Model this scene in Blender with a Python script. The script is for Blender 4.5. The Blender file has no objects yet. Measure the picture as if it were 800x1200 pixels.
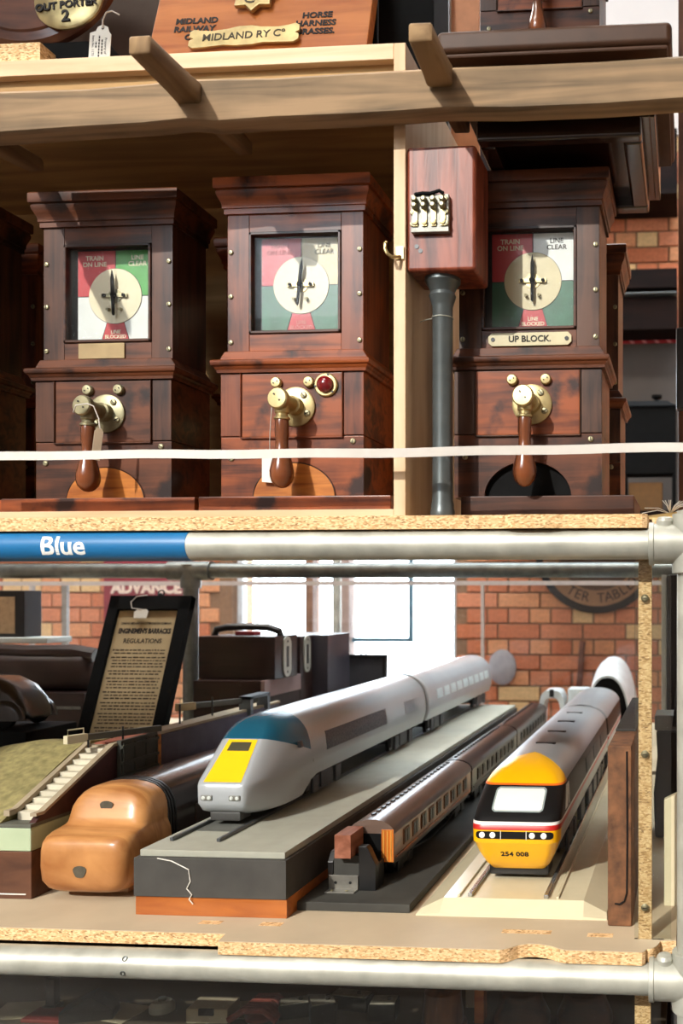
import bpy, bmesh, math, random
from mathutils import Vector, Matrix
random.seed(7)
C = bpy.context.scene.collection
SC = bpy.context.scene
PI = math.pi
# ------------------------------------------------------------------ camera
FPX, PU, PV, YAW = 1072.0, 723.0, 698.0, math.radians(4.3)
SA, CA = math.sin(YAW), math.cos(YAW)
cam = bpy.data.cameras.new('camera')
camo = bpy.data.objects.new('camera', cam); C.objects.link(camo)
camo.location = (0, 0, 0); camo.rotation_euler = (PI/2, 0, YAW)
cam.sensor_width = 36; cam.lens = FPX/1200*36
cam.shift_x = (400-PU)/1200; cam.shift_y = (PV-600)/1200
cam.clip_start = .05; cam.clip_end = 60
cam.dof.use_dof = True; cam.dof.focus_distance = 1.62; cam.dof.aperture_fstop = 4.6
SC.camera = camo
# ------------------------------------------------------------------ world, sun, exposure
wd = bpy.data.worlds.new('sky'); SC.world = wd; wd.use_nodes = True
bg = wd.node_tree.nodes['Background']
bg.inputs[0].default_value = (.80, .91, 1.0, 1); bg.inputs[1].default_value = 11.0
sun = bpy.data.lights.new('sun', 'SUN'); sun.energy = 4.3; sun.angle = math.radians(.7); sun.color = (1, .95, .87)
suno = bpy.data.objects.new('sun', sun); C.objects.link(suno)
SUND = Vector((.40, 1, -.66)).normalized()
suno.rotation_euler = SUND.to_track_quat('-Z', 'Y').to_euler(); suno.location = (-2, -3, 3)
def fill_panel(name, x, y, z, sx, sy, power, col):      # unseen area light added as fill (its casing is built with the room)
    L_ = bpy.data.lights.new(name, 'AREA'); L_.shape = 'RECTANGLE'; L_.size = sx; L_.size_y = sy; L_.energy = power; L_.color = col
    o = bpy.data.objects.new(name, L_); C.objects.link(o); o.location = (x, y, z); return o
FILL_LAMPS = [(-2.9, 2.2, 1.1, .5, 90), (-.2, 2.2, 1.1, .5, 70), (-1.4, -.6, 1.4, .6, 60)]
for i_, (x_, y_, sx_, sy_, p_) in enumerate(FILL_LAMPS): fill_panel('fill_light', x_, y_, 3.76, sx_, sy_, p_, (1, .93, .84))
SC.view_settings.view_transform = 'Standard'; SC.view_settings.look = 'None'
SC.view_settings.gamma = 1; SC.view_settings.use_curve_mapping = False
SC.view_settings.exposure = 0.0

# ------------------------------------------------------------------ helpers
def ray(u, v):
    a, b = (u-PU)/FPX, (PV-v)/FPX
    return Vector((-SA + a*CA, CA + a*SA, b))
def W(u, v, Y):            # point of the place at depth Y seen at pixel u, v
    d = ray(u, v); return d*(Y/d.y)
def XU(u, Y): return W(u, PV, Y).x
def lin(h):
    h = h.lstrip('#'); r = []
    for i in (0, 2, 4):
        c = int(h[i:i+2], 16)/255
        r.append(c/12.92 if c <= .04045 else ((c+.055)/1.055)**2.4)
    return (*r, 1)

class MB:
    def __init__(s): s.v = []; s.f = []; s.m = []
    def add(s, vs, fs, mi=0):
        o = len(s.v); s.v += [Vector(p) for p in vs]
        for f in fs: s.f.append([i+o for i in f]); s.m.append(mi)
        return s
    def box(s, a, b, mi=0):
        x0, y0, z0 = a; x1, y1, z1 = b
        return s.add([(x0,y0,z0),(x1,y0,z0),(x1,y1,z0),(x0,y1,z0),(x0,y0,z1),(x1,y0,z1),(x1,y1,z1),(x0,y1,z1)],
                     [(0,3,2,1),(4,5,6,7),(0,1,5,4),(1,2,6,5),(2,3,7,6),(3,0,4,7)], mi)
    def prism(s, poly, axis, a, b, mi=0):   # poly in the two other axes (cyclic), extruded a..b
        n = len(poly); vs = []
        for t in (a, b):
            for p, q in poly:
                vs.append({'x': (t,p,q), 'y': (p,t,q), 'z': (p,q,t)}[axis])
        fs = [tuple(range(n)), tuple(range(2*n-1, n-1, -1))]
        fs += [(i, (i+1)%n, n+(i+1)%n, n+i) for i in range(n)]
        return s.add(vs, fs, mi)
    def loft(s, rings, mi=0, cap=True):
        n = len(rings[0]); vs = [p for r in rings for p in r]; fs = []
        for k in range(len(rings)-1):
            for i in range(n):
                fs.append((k*n+i, k*n+(i+1)%n, (k+1)*n+(i+1)%n, (k+1)*n+i))
        if cap: fs += [tuple(range(n)), tuple(range(len(vs)-1, len(vs)-n-1, -1))]
        return s.add(vs, fs, mi)
    def lathe(s, prof, o, d, n=20, mi=0):
        o = Vector(o); d = Vector(d).normalized()
        a = d.orthogonal().normalized(); b = d.cross(a)
        return s.loft([[o + d*h + (a*math.cos(2*PI*i/n) + b*math.sin(2*PI*i/n))*max(r, 1e-5) for i in range(n)] for r, h in prof], mi)
    def cyl(s, p, q, r, r2=None, n=16, mi=0):
        p, q = Vector(p), Vector(q); r2 = r if r2 is None else r2
        return s.lathe([(r, 0), (r2, (q-p).length)], p, q-p, n, mi)
    def tube(s, pts, r, n=8, mi=0):
        pts = [Vector(p) for p in pts]; rings = []
        up = Vector((.13, .37, .92))
        for i, p in enumerate(pts):
            t = (pts[min(i+1, len(pts)-1)] - pts[max(i-1, 0)]).normalized()
            a = t.cross(up).normalized(); b = t.cross(a)
            rings.append([p + (a*math.cos(2*PI*k/n) + b*math.sin(2*PI*k/n))*r for k in range(n)])
        return s.loft(rings, mi)
    def bar(s, p, q, w, h, mi=0):            # rectangular bar
        p, q = Vector(p), Vector(q); t = (q-p).normalized()
        up = Vector((0,0,1)) if abs(t.z) < .9 else Vector((0,1,0))
        a = t.cross(up).normalized()*w/2; b = a.cross(t).normalized()*h/2
        return s.loft([[c-a-b, c+a-b, c+a+b, c-a+b] for c in (p, q)], mi)
    def mesh(s, name, mats, bevel=0, smooth=30, seg=2):
        bm = bmesh.new(); vs = [bm.verts.new(p) for p in s.v]
        for f, mi in zip(s.f, s.m):
            try: ff = bm.faces.new([vs[i] for i in f]); ff.material_index = mi
            except ValueError: pass
        bmesh.ops.recalc_face_normals(bm, faces=bm.faces)
        if bevel:
            es = [e for e in bm.edges if len(e.link_faces) == 2 and e.calc_face_angle(0) > math.radians(35)]
            bmesh.ops.bevel(bm, geom=es, offset=bevel, segments=seg, profile=.5, affect='EDGES', clamp_overlap=True)
        me = bpy.data.meshes.new(name); bm.to_mesh(me); bm.free()
        for m in (mats if isinstance(mats, (list, tuple)) else [mats]): me.materials.append(m)
        if smooth:
            for p in me.polygons: p.use_smooth = True
            me.set_sharp_from_angle(angle=math.radians(smooth))
        return me
    def build(s, name, mats, parent=None, loc=(0,0,0), **k):
        o = link(name, s.mesh(name, mats, **k), parent, loc)
        if k.get('bevel'):
            w = o.modifiers.new('even_shading', 'WEIGHTED_NORMAL'); w.keep_sharp = True; w.weight = 100
        return o
def link(name, me, parent=None, loc=(0,0,0)):
    o = bpy.data.objects.new(name, me); C.objects.link(o); o.location = loc
    if parent: o.parent = parent
    return o
def tag(o, label, cat, group=None, kind=None):
    o['label'] = label; o['category'] = cat
    if group: o['group'] = group
    if kind: o['kind'] = kind
    return o
def thing(name, label, cat, loc=(0,0,0), rot=(0,0,0), group=None):
    o = bpy.data.objects.new(name, None); C.objects.link(o)
    o.location = loc; o.rotation_euler = rot; o.empty_display_size = .02
    return tag(o, label, cat, group)
def dup(o, parent=None):
    c = o.copy(); C.objects.link(c); c.parent = parent
    for ch in list(o.children): dup(ch, c)
    return c
def text(s, size, m, parent=None, loc=(0,0,0), rot=(PI/2,0,0), ext=.0004, off=0, name='lettering', sx=1, space=1, wrap=None):
    cu = bpy.data.curves.new('t', 'FONT'); cu.body = s; cu.size = size; cu.align_x = 'CENTER'; cu.align_y = 'CENTER'
    cu.extrude = ext; cu.offset = off; cu.space_character = space; cu.resolution_u = 3; cu.space_line = .95
    t = bpy.data.objects.new('t', cu); C.objects.link(t)
    dg = bpy.context.evaluated_depsgraph_get()
    me = bpy.data.meshes.new_from_object(t.evaluated_get(dg)); bpy.data.objects.remove(t); bpy.data.curves.remove(cu)
    me.name = name; me.materials.clear(); me.materials.append(m)
    if wrap:
        bm = bmesh.new(); bm.from_mesh(me); bmesh.ops.triangulate(bm, faces=bm.faces)
        for _ in range(2):
            bmesh.ops.subdivide_edges(bm, edges=[e for e in bm.edges if abs(e.verts[0].co.y-e.verts[1].co.y) > .003], cuts=1)
            bmesh.ops.triangulate(bm, faces=bm.faces)
        for v in bm.verts:
            a = (v.co.y-.0015)/wrap; r = wrap + v.co.z
            v.co.y, v.co.z = math.sin(a)*r, math.cos(a)*r - wrap
        bm.to_mesh(me); bm.free()
    o = link(name, me, parent, loc); o.rotation_euler = rot; o.scale = (sx, 1, 1)
    return o

# ------------------------------------------------------------------ materials
def _new(name):
    m = bpy.data.materials.new(name); m.use_nodes = True
    nt = m.node_tree; return m, nt, nt.nodes['Principled BSDF']
_cache = {}
def mat(name, col, rough=.5, metal=0, coat=0, var=.12, vscale=30, bump=.0, emit=None):
    if name in _cache: return _cache[name]
    m, nt, b = _new(name); c = lin(col)
    tc = nt.nodes.new('ShaderNodeTexCoord'); no = nt.nodes.new('ShaderNodeTexNoise')
    no.inputs['Scale'].default_value = vscale; no.inputs['Detail'].default_value = 6
    nt.links.new(tc.outputs['Object'], no.inputs['Vector'])
    rp = nt.nodes.new('ShaderNodeValToRGB'); rp.color_ramp.elements[0].position = .3; rp.color_ramp.elements[1].position = .7
    rp.color_ramp.elements[0].color = (*[x*(1-var) for x in c[:3]], 1)
    rp.color_ramp.elements[1].color = (*[min(1, x*(1+var)) for x in c[:3]], 1)
    nt.links.new(no.outputs['Fac'], rp.inputs['Fac']); nt.links.new(rp.outputs['Color'], b.inputs['Base Color'])
    b.inputs['Roughness'].default_value = rough; b.inputs['Metallic'].default_value = metal
    b.inputs['Coat Weight'].default_value = coat; b.inputs['Coat Roughness'].default_value = .12
    if bump:
        bp = nt.nodes.new('ShaderNodeBump'); bp.inputs['Strength'].default_value = bump; bp.inputs['Distance'].default_value = .002
        nt.links.new(no.outputs['Fac'], bp.inputs['Height']); nt.links.new(bp.outputs['Normal'], b.inputs['Normal'])
    _cache[name] = m; return m
def wood(name, dark, light, sc=(3, 40, 40), rough=.45, coat=0, bump=.15, patch=.5, dirt=None, spec=.3):
    if name in _cache: return _cache[name]
    m, nt, b = _new(name); N, L = nt.nodes.new, nt.links.new
    tc = N('ShaderNodeTexCoord'); mp = N('ShaderNodeMapping'); mp.inputs['Scale'].default_value = sc
    L(tc.outputs['Object'], mp.inputs['Vector'])
    n1 = N('ShaderNodeTexNoise'); n1.inputs['Scale'].default_value = 1; n1.inputs['Detail'].default_value = 8; n1.inputs['Distortion'].default_value = .8
    L(mp.outputs['Vector'], n1.inputs['Vector'])
    n2 = N('ShaderNodeTexNoise'); n2.inputs['Scale'].default_value = 9; n2.inputs['Detail'].default_value = 5
    L(tc.outputs['Object'], n2.inputs['Vector'])
    mx = N('ShaderNodeMath'); mx.operation = 'MULTIPLY_ADD'; mx.inputs[1].default_value = patch; 
    L(n2.outputs['Fac'], mx.inputs[0]); L(n1.outputs['Fac'], mx.inputs[2])
    rp = N('ShaderNodeValToRGB'); rp.color_ramp.elements[0].position = .38+patch*.35; rp.color_ramp.elements[1].position = .62+patch*.55
    rp.color_ramp.elements[0].color = lin(dark); rp.color_ramp.elements[1].color = lin(light)
    L(mx.outputs[0], rp.inputs['Fac'])
    out = rp.outputs['Color']
    if dirt:
        n3 = N('ShaderNodeTexNoise'); n3.inputs['Scale'].default_value = 14; n3.inputs['Detail'].default_value = 7
        L(tc.outputs['Object'], n3.inputs['Vector'])
        r3 = N('ShaderNodeValToRGB'); r3.color_ramp.elements[0].position = .55; r3.color_ramp.elements[1].position = .66
        L(n3.outputs['Fac'], r3.inputs['Fac'])
        mm = N('ShaderNodeMix'); mm.data_type = 'RGBA'; L(r3.outputs['Color'], mm.inputs[0]); L(out, mm.inputs[6]); mm.inputs[7].default_value = lin(dirt)
        out = mm.outputs[2]
    L(out, b.inputs['Base Color'])
    b.inputs['Roughness'].default_value = rough; b.inputs['Coat Weight'].default_value = coat; b.inputs['Coat Roughness'].default_value = .15
    b.inputs['Specular IOR Level'].default_value = spec
    bp = N('ShaderNodeBump'); bp.inputs['Strength'].default_value = bump; bp.inputs['Distance'].default_value = .001
    L(n1.outputs['Fac'], bp.inputs['Height']); L(bp.outputs['Normal'], b.inputs['Normal'])
    _cache[name] = m; return m
def chip(name):
    m, nt, b = _new(name); N, L = nt.nodes.new, nt.links.new
    tc = N('ShaderNodeTexCoord'); mp = N('ShaderNodeMapping'); mp.inputs['Scale'].default_value = (230, 230, 560)
    L(tc.outputs['Object'], mp.inputs['Vector'])
    v = N('ShaderNodeTexVoronoi'); v.inputs['Scale'].default_value = 1; L(mp.outputs['Vector'], v.inputs['Vector'])
    r = N('ShaderNodeValToRGB'); e = r.color_ramp.elements
    e[0].position = 0; e[0].color = lin('7a5836'); e[1].position = 1; e[1].color = lin('f0d3a4')
    x = e.new(.28); x.color = lin('c49a66'); x = e.new(.6); x.color = lin('e0b988')
    L(v.outputs['Color'], r.inputs['Fac']); L(r.outputs['Color'], b.inputs['Base Color'])
    b.inputs['Roughness'].default_value = .8
    bp = N('ShaderNodeBump'); bp.inputs['Strength'].default_value = .4; bp.inputs['Distance'].default_value = .001
    L(v.outputs['Distance'], bp.inputs['Height']); L(bp.outputs['Normal'], b.inputs['Normal']); return m
def glass(name, tint=(1,1,1,1), haze=0.0, ior=1.45):
    m = bpy.data.materials.new(name); m.use_nodes = True; nt = m.node_tree; nt.nodes.clear(); N, L = nt.nodes.new, nt.links.new
    o = N('ShaderNodeOutputMaterial'); t = N('ShaderNodeBsdfTransparent'); t.inputs[0].default_value = tint
    g = N('ShaderNodeBsdfGlossy'); g.inputs['Roughness'].default_value = .02
    fr = N('ShaderNodeFresnel'); fr.inputs[0].default_value = ior
    mx = N('ShaderNodeMixShader'); L(fr.outputs[0], mx.inputs[0]); L(t.outputs[0], mx.inputs[1]); L(g.outputs[0], mx.inputs[2])
    last = mx
    if haze:
        d = N('ShaderNodeBsdfDiffuse'); d.inputs[0].default_value = (.8,.85,.85,1)
        tc = N('ShaderNodeTexCoord'); no = N('ShaderNodeTexNoise'); no.inputs['Scale'].default_value = 25; no.inputs['Detail'].default_value = 5
        L(tc.outputs['Object'], no.inputs['Vector'])
        ml = N('ShaderNodeMath'); ml.operation = 'MULTIPLY'; ml.inputs[1].default_value = haze*2; L(no.outputs['Fac'], ml.inputs[0])
        m2 = N('ShaderNodeMixShader'); L(ml.outputs[0], m2.inputs[0]); L(mx.outputs[0], m2.inputs[1]); L(d.outputs[0], m2.inputs[2]); last = m2
    L(last.outputs[0], o.inputs[0]); return m

M_galv = mat('galvanised steel', 'b2b2a6', .42, .35, var=.2, vscale=22, bump=.08)
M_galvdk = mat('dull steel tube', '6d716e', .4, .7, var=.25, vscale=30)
M_chip = chip('chipboard edge')
M_mdf = mat('melamine board top', 'b9a78c', .6, var=.08, vscale=9)
M_pine = wood('pale pine', 'c4a07a', 'd8bc98', (2, 30, 30), .55, patch=.2)
M_pinev = wood('pale pine upright', 'c4a07a', 'd8bc98', (30, 30, 2), .55, patch=.2)
M_ply = wood('plywood lining', '94724a', 'b8935f', (2, 22, 22), .7, patch=.2)
M_beam = wood('weathered ash', '5f4f3b', '94795a', (2.2, 30, 42), .75, patch=.25, bump=.3)
M_mah = wood('mahogany', '200e08', '60341c', (4, 55, 55), .42, .12, patch=.75, dirt='1d0d09')
M_mahv = wood('mahogany upright grain', '200e09', '52301e', (55, 55, 4), .42, .12, patch=.7)
M_mahr = wood('red mahogany', '34140a', '8a451e', (4, 55, 55), .40, .15, patch=.8, dirt='2a120a')
M_mahrv = wood('red mahogany upright grain', '34140a', '763c20', (55, 55, 4), .40, .15, patch=.8)
M_mahd = wood('dark mahogany', '1b0b08', '4c2a18', (4, 50, 50), .42, .12, patch=.7)
M_mahdv = wood('dark mahogany upright grain', '1f110c', '543626', (50, 50, 4), .42, .12, patch=.7)
M_oak = wood('golden oak patch', '8a4c1a', 'c27a33', (5, 60, 60), .38, .3, patch=.3)
M_ebony = wood('near black varnish', '0c0605', '24110b', (3, 40, 40), .18, .8, patch=.5)
M_brownpaint = mat('chocolate gloss paint', '3c2618', .5, coat=0, var=.15); M_brownpaint.node_tree.nodes['Principled BSDF'].inputs['Specular IOR Level'].default_value = .2
M_brass = mat('aged brass', 'b3a274', .38, .8, var=.25, vscale=40)
M_brassd = mat('dull brass', '8c866a', .45, .8, var=.25, vscale=60)
M_black = mat('black paint', '0d0d0e', .35, var=.3)
M_blackm = mat('matt black', '0a0a0a', .75, var=.3); M_blackm.node_tree.nodes['Principled BSDF'].inputs['Specular IOR Level'].default_value = .12
M_ink = mat('printed ink', '17120f', .7, var=.1)
M_cream = mat('cream enamel', 'c8bfa0', .35, var=.05)
M_white = mat('white enamel', 'c4c9c4', .35, var=.04)
M_tape = mat('white cotton tape', 'c9c3ba', .8, var=.05)
M_red = mat('red enamel', 'a8242a', .35, var=.12)
M_green = mat('green enamel', '3a8a36', .35, var=.12)
M_dkgreen = mat('dark green enamel', '285c44', .35, var=.2)
M_cream2 = mat('yellowed enamel', 'b8ae88', .4, var=.06)
M_jewel = mat('ruby glass jewel', '6a0710', .08, coat=1, var=.05)
M_handle = wood('turned handle wood', '3a1a0d', '7a4426', (40, 40, 5), .22, .6, patch=.5)
M_glass = glass('window glass', haze=.012, ior=1.14)
M_pane = glass('clear pane')
M_acr = glass('clear acrylic sheet', (.93,.95,.93,1), haze=.003)
M_iron = mat('dark pillar iron', '565c5c', .36, .5, var=.15)
M_paper = mat('white tag card', 'd9d6cc', .8, var=.03)
M_brick = [mat('brick red orange', 'cf8460', .85, var=.15, vscale=60, bump=.3), mat('brick rust', 'c4744f', .85, var=.15, vscale=60, bump=.3),
           mat('brick orange', 'd8966a', .85, var=.15, vscale=60, bump=.3), mat('brick buff', 'dfba86', .85, var=.12, vscale=60, bump=.3)]
M_mortar = mat('mortar', '8a6a50', .9, var=.15, vscale=40)
M_plaster = mat('painted plaster', 'cfc6c0', .9, var=.04, vscale=3)
M_conc = mat('concrete floor', '6b6560', .8, var=.15, vscale=4)

# ------------------------------------------------------------------ the room
XL, XR, YF, YB, ZF, ZC = -5.2, 2.8, -2.4, 5.0, -1.45, 3.9
def struct(name, mb, m, label=None, **k):
    o = mb.build(name, m, smooth=0, **k); o['kind'] = 'structure'
    if label: o['label'] = label
    return o
struct('floor', MB().box((XL-.2, YF-.2, ZF-.1), (XR+.2, YB+.2, ZF)), M_conc, 'grey concrete floor of the hall')
KX0, KX1, KY0, KY1 = -3.6, 2.2, 2.9, 4.95
struct('ceiling', MB().box((XL-.2, YF-.2, ZC), (XR+.2, KY0, ZC+.1)).box((XL-.2, KY1, ZC), (XR+.2, YB+.2, ZC+.1)).box((XL-.2, KY0, ZC), (KX0, KY1, ZC+.1)).box((KX1, KY0, ZC), (XR+.2, KY1, ZC+.1)), M_plaster, 'pale ceiling of the hall with a roof light')
k = MB()
for i in range(7): k.box((KX0+(KX1-KX0)*i/6-.02, KY0, ZC+.02), (KX0+(KX1-KX0)*i/6+.02, KY1, ZC+.07))
sky_l = struct('window_2', k, mat('roof light bars', 'd0d4d6', .5), 'glazed roof light in the hall ceiling behind the rack')
MB().box((KX0, KY0, ZC+.075), (KX1, KY1, ZC+.079)).build('pane', M_pane, sky_l, smooth=0)
struct('wall_left', MB().box((XL-.2, YF, ZF), (XL, YB, ZC)), M_plaster, 'pale plaster wall to the left')
struct('wall_right', MB().box((XR, YF, ZF), (XR+.2, YB, ZC)), M_plaster, 'pale plaster wall to the right')
for i_, (x_, y_, sx_, sy_, p_) in enumerate(FILL_LAMPS):  # casings round the added fill lights, outside the view
    o = thing('fill_lamp', ('left', 'right', 'front')[i_] + 'most of the flat added fill lamps outside the view', 'lamp', (x_, y_, 3.775), group='added fill lamps')
    MB().box((-sx_/2-.03, -sy_/2-.03, .0), (sx_/2+.03, sy_/2+.03, .125)).build('casing', mat('fill casing', 'c8c8c4', .5), o, smooth=0)
FX0, FX1, FZ0, FZ1 = -3.1, -1.25, 1.7, 3.5
struct('wall_front', MB().box((XL, YF-.15, ZF), (FX0, YF, ZC)).box((FX1, YF-.15, ZF), (XR, YF, ZC)).box((FX0, YF-.15, ZF), (FX1, YF, FZ0)).box((FX0, YF-.15, FZ1), (FX1, YF, ZC)), M_plaster, 'wall behind the viewer with a tall opening')
BX0, BX1, BZ0, BZ1 = XU(272, 5), XU(534, 5), -.62, 1.45
wall = struct('wall_back', MB().box((XL, YB, ZF), (BX0, YB+.25, ZC)).box((BX1, YB, ZF), (XR, YB+.25, ZC)).box((BX0, YB, ZF), (BX1, YB+.25, BZ0)).box((BX0, YB, BZ1), (BX1, YB+.25, ZC)), M_mortar, 'brick back wall of red, orange and buff bricks')
# bricks: English bond, each visible brick an object, the rest joined
CH, BL, HB = .0857, .2355, .118
zr0 = W(640, 731, 5).z; xr0 = XU(633, 5)
def brick_mesh(w, m):
    return MB().box((-w/2+.005, -.012, -CH/2+.005), (w/2-.005, .02, CH/2-.005)).mesh('brick', m, bevel=.003, smooth=0, seg=1)
bmeshes = {(w, i): brick_mesh(w, M_brick[i]) for w in (BL, HB) for i in range(4)}
views = [(18, 285, 676, 850), (528, 795, 676, 850), (690, 800, 222, 322)]
def proj(p):
    f = -SA*p[0] + CA*p[1]; r = CA*p[0] + SA*p[1]
    return PU + r/f*FPX, PV - p[2]/f*FPX
restb = MB()
for r in range(-13, 37):
    zc = zr0 - CH/2 + r*CH
    if zc > 2.48 or zc < ZF+.05: continue
    w = BL if r % 2 == 0 else HB; off = 0 if r % 2 == 0 else HB/2
    k = int((XL-xr0)/w)
    while xr0 + off + k*w < XR-.2:
        xc = xr0 + off + (k+.5)*w; k += 1
        if xc - w/2 < XL or (BX0-.02 < xc < BX1+.02 and BZ0-.02 < zc < BZ1+.02): continue
        if (xc - w/2 < BX0 < xc + w/2 or xc - w/2 < BX1 < xc + w/2) and BZ0-.02 < zc < BZ1+.02: continue
        u, v = proj((xc, 5, zc)); i = random.choices((0, 1, 2, 3), (5, 4, 4, 2))[0]
        if any(a-10 < u < b+10 and c-6 < v < d+6 for a, b, c, d in views):
            o = link('brick', bmeshes[(w, i)], wall, (xc, YB, zc))
        else:
            restb.box((xc-w/2+.005, YB-.012, zc-CH/2+.005), (xc+w/2-.005, YB+.01, zc+CH/2-.005), i)
o = restb.build('brickwork', M_brick, wall, smooth=0); o['kind'] = 'stuff'
struct('trim_1', MB().box((XL, YB-.03, 2.5), (XR, YB, ZC)), M_plaster, 'pale plaster band above the bricks')
# back window
win = struct('window_1', MB().box((BX0, YB+.06, BZ0), (BX0+.03, YB+.11, BZ1)).box((BX1-.03, YB+.06, BZ0), (BX1, YB+.11, BZ1)).box((BX0+.03, YB+.06, BZ0), (BX1-.03, YB+.11, BZ0+.03)).box((BX0+.03, YB+.06, BZ1-.03), (BX1-.03, YB+.11, BZ1)), mat('window frame paint', 'd8dde0', .5), 'bright steel framed window in the brick wall')
M_bar = mat('steel glazing bar', '5a7c8c', .5)
M_frameb = wood('brown window post', '6b4a36', '94705a', (30, 30, 3), .6)
for u0, u1, m in ((360, 369, M_frameb), (399, 411, mat('pinkish window post', 'a58d82', .7))):
    MB().box((XU(u0, 5.05), YB+.02, BZ0+.03), (XU(u1, 5.05), YB+.12, BZ1-.03)).build('mullion', m, win, smooth=0)
zb = W(450, 750, 5.07).z
MB().box((XU(412, 5.08), YB+.07, zb-.012), (XU(481, 5.08), YB+.095, zb+.012)).build('glazing_bar', M_bar, win, smooth=0)
MB().box((XU(479, 5.08), YB+.07, zb-.012), (XU(484, 5.08), YB+.095, BZ1-.03)).build('glazing_bar', M_bar, win, smooth=0)
MB().box((XU(281, 5.08)-.03, YB+.07, BZ0+.03), (XU(281, 5.08)-.02, YB+.095, BZ1-.03)).build('glazing_bar', M_bar, win, smooth=0)
MB().box((BX0+.005, YB+.084, BZ0+.005), (BX1-.005, YB+.088, BZ1-.005)).build('pane', M_pane, win, smooth=0)

# wall signs
p0, p1 = W(122, 760, 4.97), W(216, 640, 4.97)
sg = thing('wall_sign', 'dark red sign with raised cream capitals on the brick wall above the framed notice', 'sign', (p0.x, 4.975, p0.z))
MB().box((0, -.01, 0), (p1.x-p0.x+.04, .008, p1.z-p0.z)).build('board', mat('maroon sign paint', '8a2f3c', .5), sg, bevel=.002)
q = W(171, 690.5, 4.96)
text('ADVANCE', .088, mat('cream sign letters', 'e8d3c2', .5), sg, (q.x-p0.x, -.013, q.z-p0.z+.006), off=.004, ext=.003)
cc = W(700, 646, 4.97)
rs = thing('round_plate', 'large round brown sign with black rim and arched letters high on the brick wall', 'sign', (cc.x, 4.955, cc.z))
MB().lathe([(.34, 0), (.34, .02), (.31, .024)], (0, .012, 0), (0, -1, 0), 48).build('rim', M_black, rs)
MB().lathe([(.30, 0), (.30, .0155)], (0, 0, 0), (0, -1, 0), 48).build('face', mat('tan sign face', '9a7250', .6), rs)
MB().lathe([(.215, 0), (.215, .002)], (0, -.0155, 0), (0, -1, 0), 40).build('boss', mat('dark sign centre', '5e4430', .6), rs)
for i, ch in enumerate('   TER TABLET'):
    if ch == ' ': continue
    a = math.radians(-90 - 62 + i*124/13)
    text(ch, .075, M_ink, rs, (.257*math.cos(a), -.0162, .257*math.sin(a)), (PI/2, -(a+PI/2), 0), name='letter')

# ------------------------------------------------------------------ tubular rack
ZU, ZL, RP = .079, -.587, .0235
rack = thing('tube_rack', 'galvanised steel tube rack with cast corner fittings carrying both shelves', 'rack', (0, 1.4, ZF))
def rk(p): return (p[0], p[1]-1.4, p[2]-ZF)
XUP = XU(811, 1.4)
def rpipe(p, q, r=RP, m=M_galv, name='tube'): return MB().cyl(rk(p), rk(q), r, n=32).build(name, m, rack)
rpipe((-2.9, 1.4, ZU), (XUP-.03, 1.4, ZU)); rpipe((-2.9, 1.4, ZL), (XUP-.03, 1.4, ZL))
up = rpipe((XUP, 1.4, ZF), (XUP, 1.4, ZU+.05), name='upright')
XB = XU(223.5, 2.8)
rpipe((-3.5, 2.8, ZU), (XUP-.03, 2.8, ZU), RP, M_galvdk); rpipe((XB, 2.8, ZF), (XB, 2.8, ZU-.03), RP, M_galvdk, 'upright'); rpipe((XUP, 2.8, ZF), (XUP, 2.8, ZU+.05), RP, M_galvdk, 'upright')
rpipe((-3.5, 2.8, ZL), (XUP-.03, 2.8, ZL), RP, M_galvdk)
for z in (ZU, ZL):
    f = MB().cyl(rk((XUP, 1.4, z-.045)), rk((XUP, 1.4, z+.045)), .031, n=28).cyl(rk((XUP, 1.4, z)), rk((XUP-.066, 1.4, z)), .031, n=28)
    f.lathe([(.033, 0), (.033, .008), (.031, .008)], rk((XUP-.066, 1.4, z)), (1, 0, 0), 28)
    f.lathe([(.013, 0), (.013, .036), (.010, .041), (.002, .042)], rk((XUP-.042, 1.4, z)), (0, -.15, 1), 16)
    f.build('fitting', M_galv, rack, bevel=.0008, seg=1)
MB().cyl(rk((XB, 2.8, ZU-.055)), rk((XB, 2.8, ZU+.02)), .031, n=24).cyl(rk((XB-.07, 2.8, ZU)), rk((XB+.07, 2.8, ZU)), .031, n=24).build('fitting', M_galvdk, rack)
for u, v in ((145, 1125), (144, 1140)):
    q = W(u, v, 1.378); dz = q.z-ZL
    MB().lathe([(.0042, 0), (.0042, .0025), (.003, .003), (.0028, .001)], (q.x, -math.sqrt(RP**2-dz**2)+.0015, q.z-ZF), (0, -1, dz/RP), 12).build('grub_screw', M_galvdk, rack)
# blue sleeve with lettering
XS = XU(217, 1.378)
sl = MB().cyl(rk((-2.85, 1.4, ZU)), rk((XS, 1.4, ZU)), RP+.0006, n=40).build('label_sleeve', mat('blue vinyl sleeve', '1d6a9e', .35, var=.03), rack)
q = W(73, 641, 1.377); ang = math.radians(8)
text('Blue', .0430, mat('white vinyl letters', 'f0efe8', .5, var=.02), sl, (q.x, -RP-.0006, ZU-ZF), (PI/2-.0, 0, 0), ext=.0003, off=.0009, wrap=RP+.0006)

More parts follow.
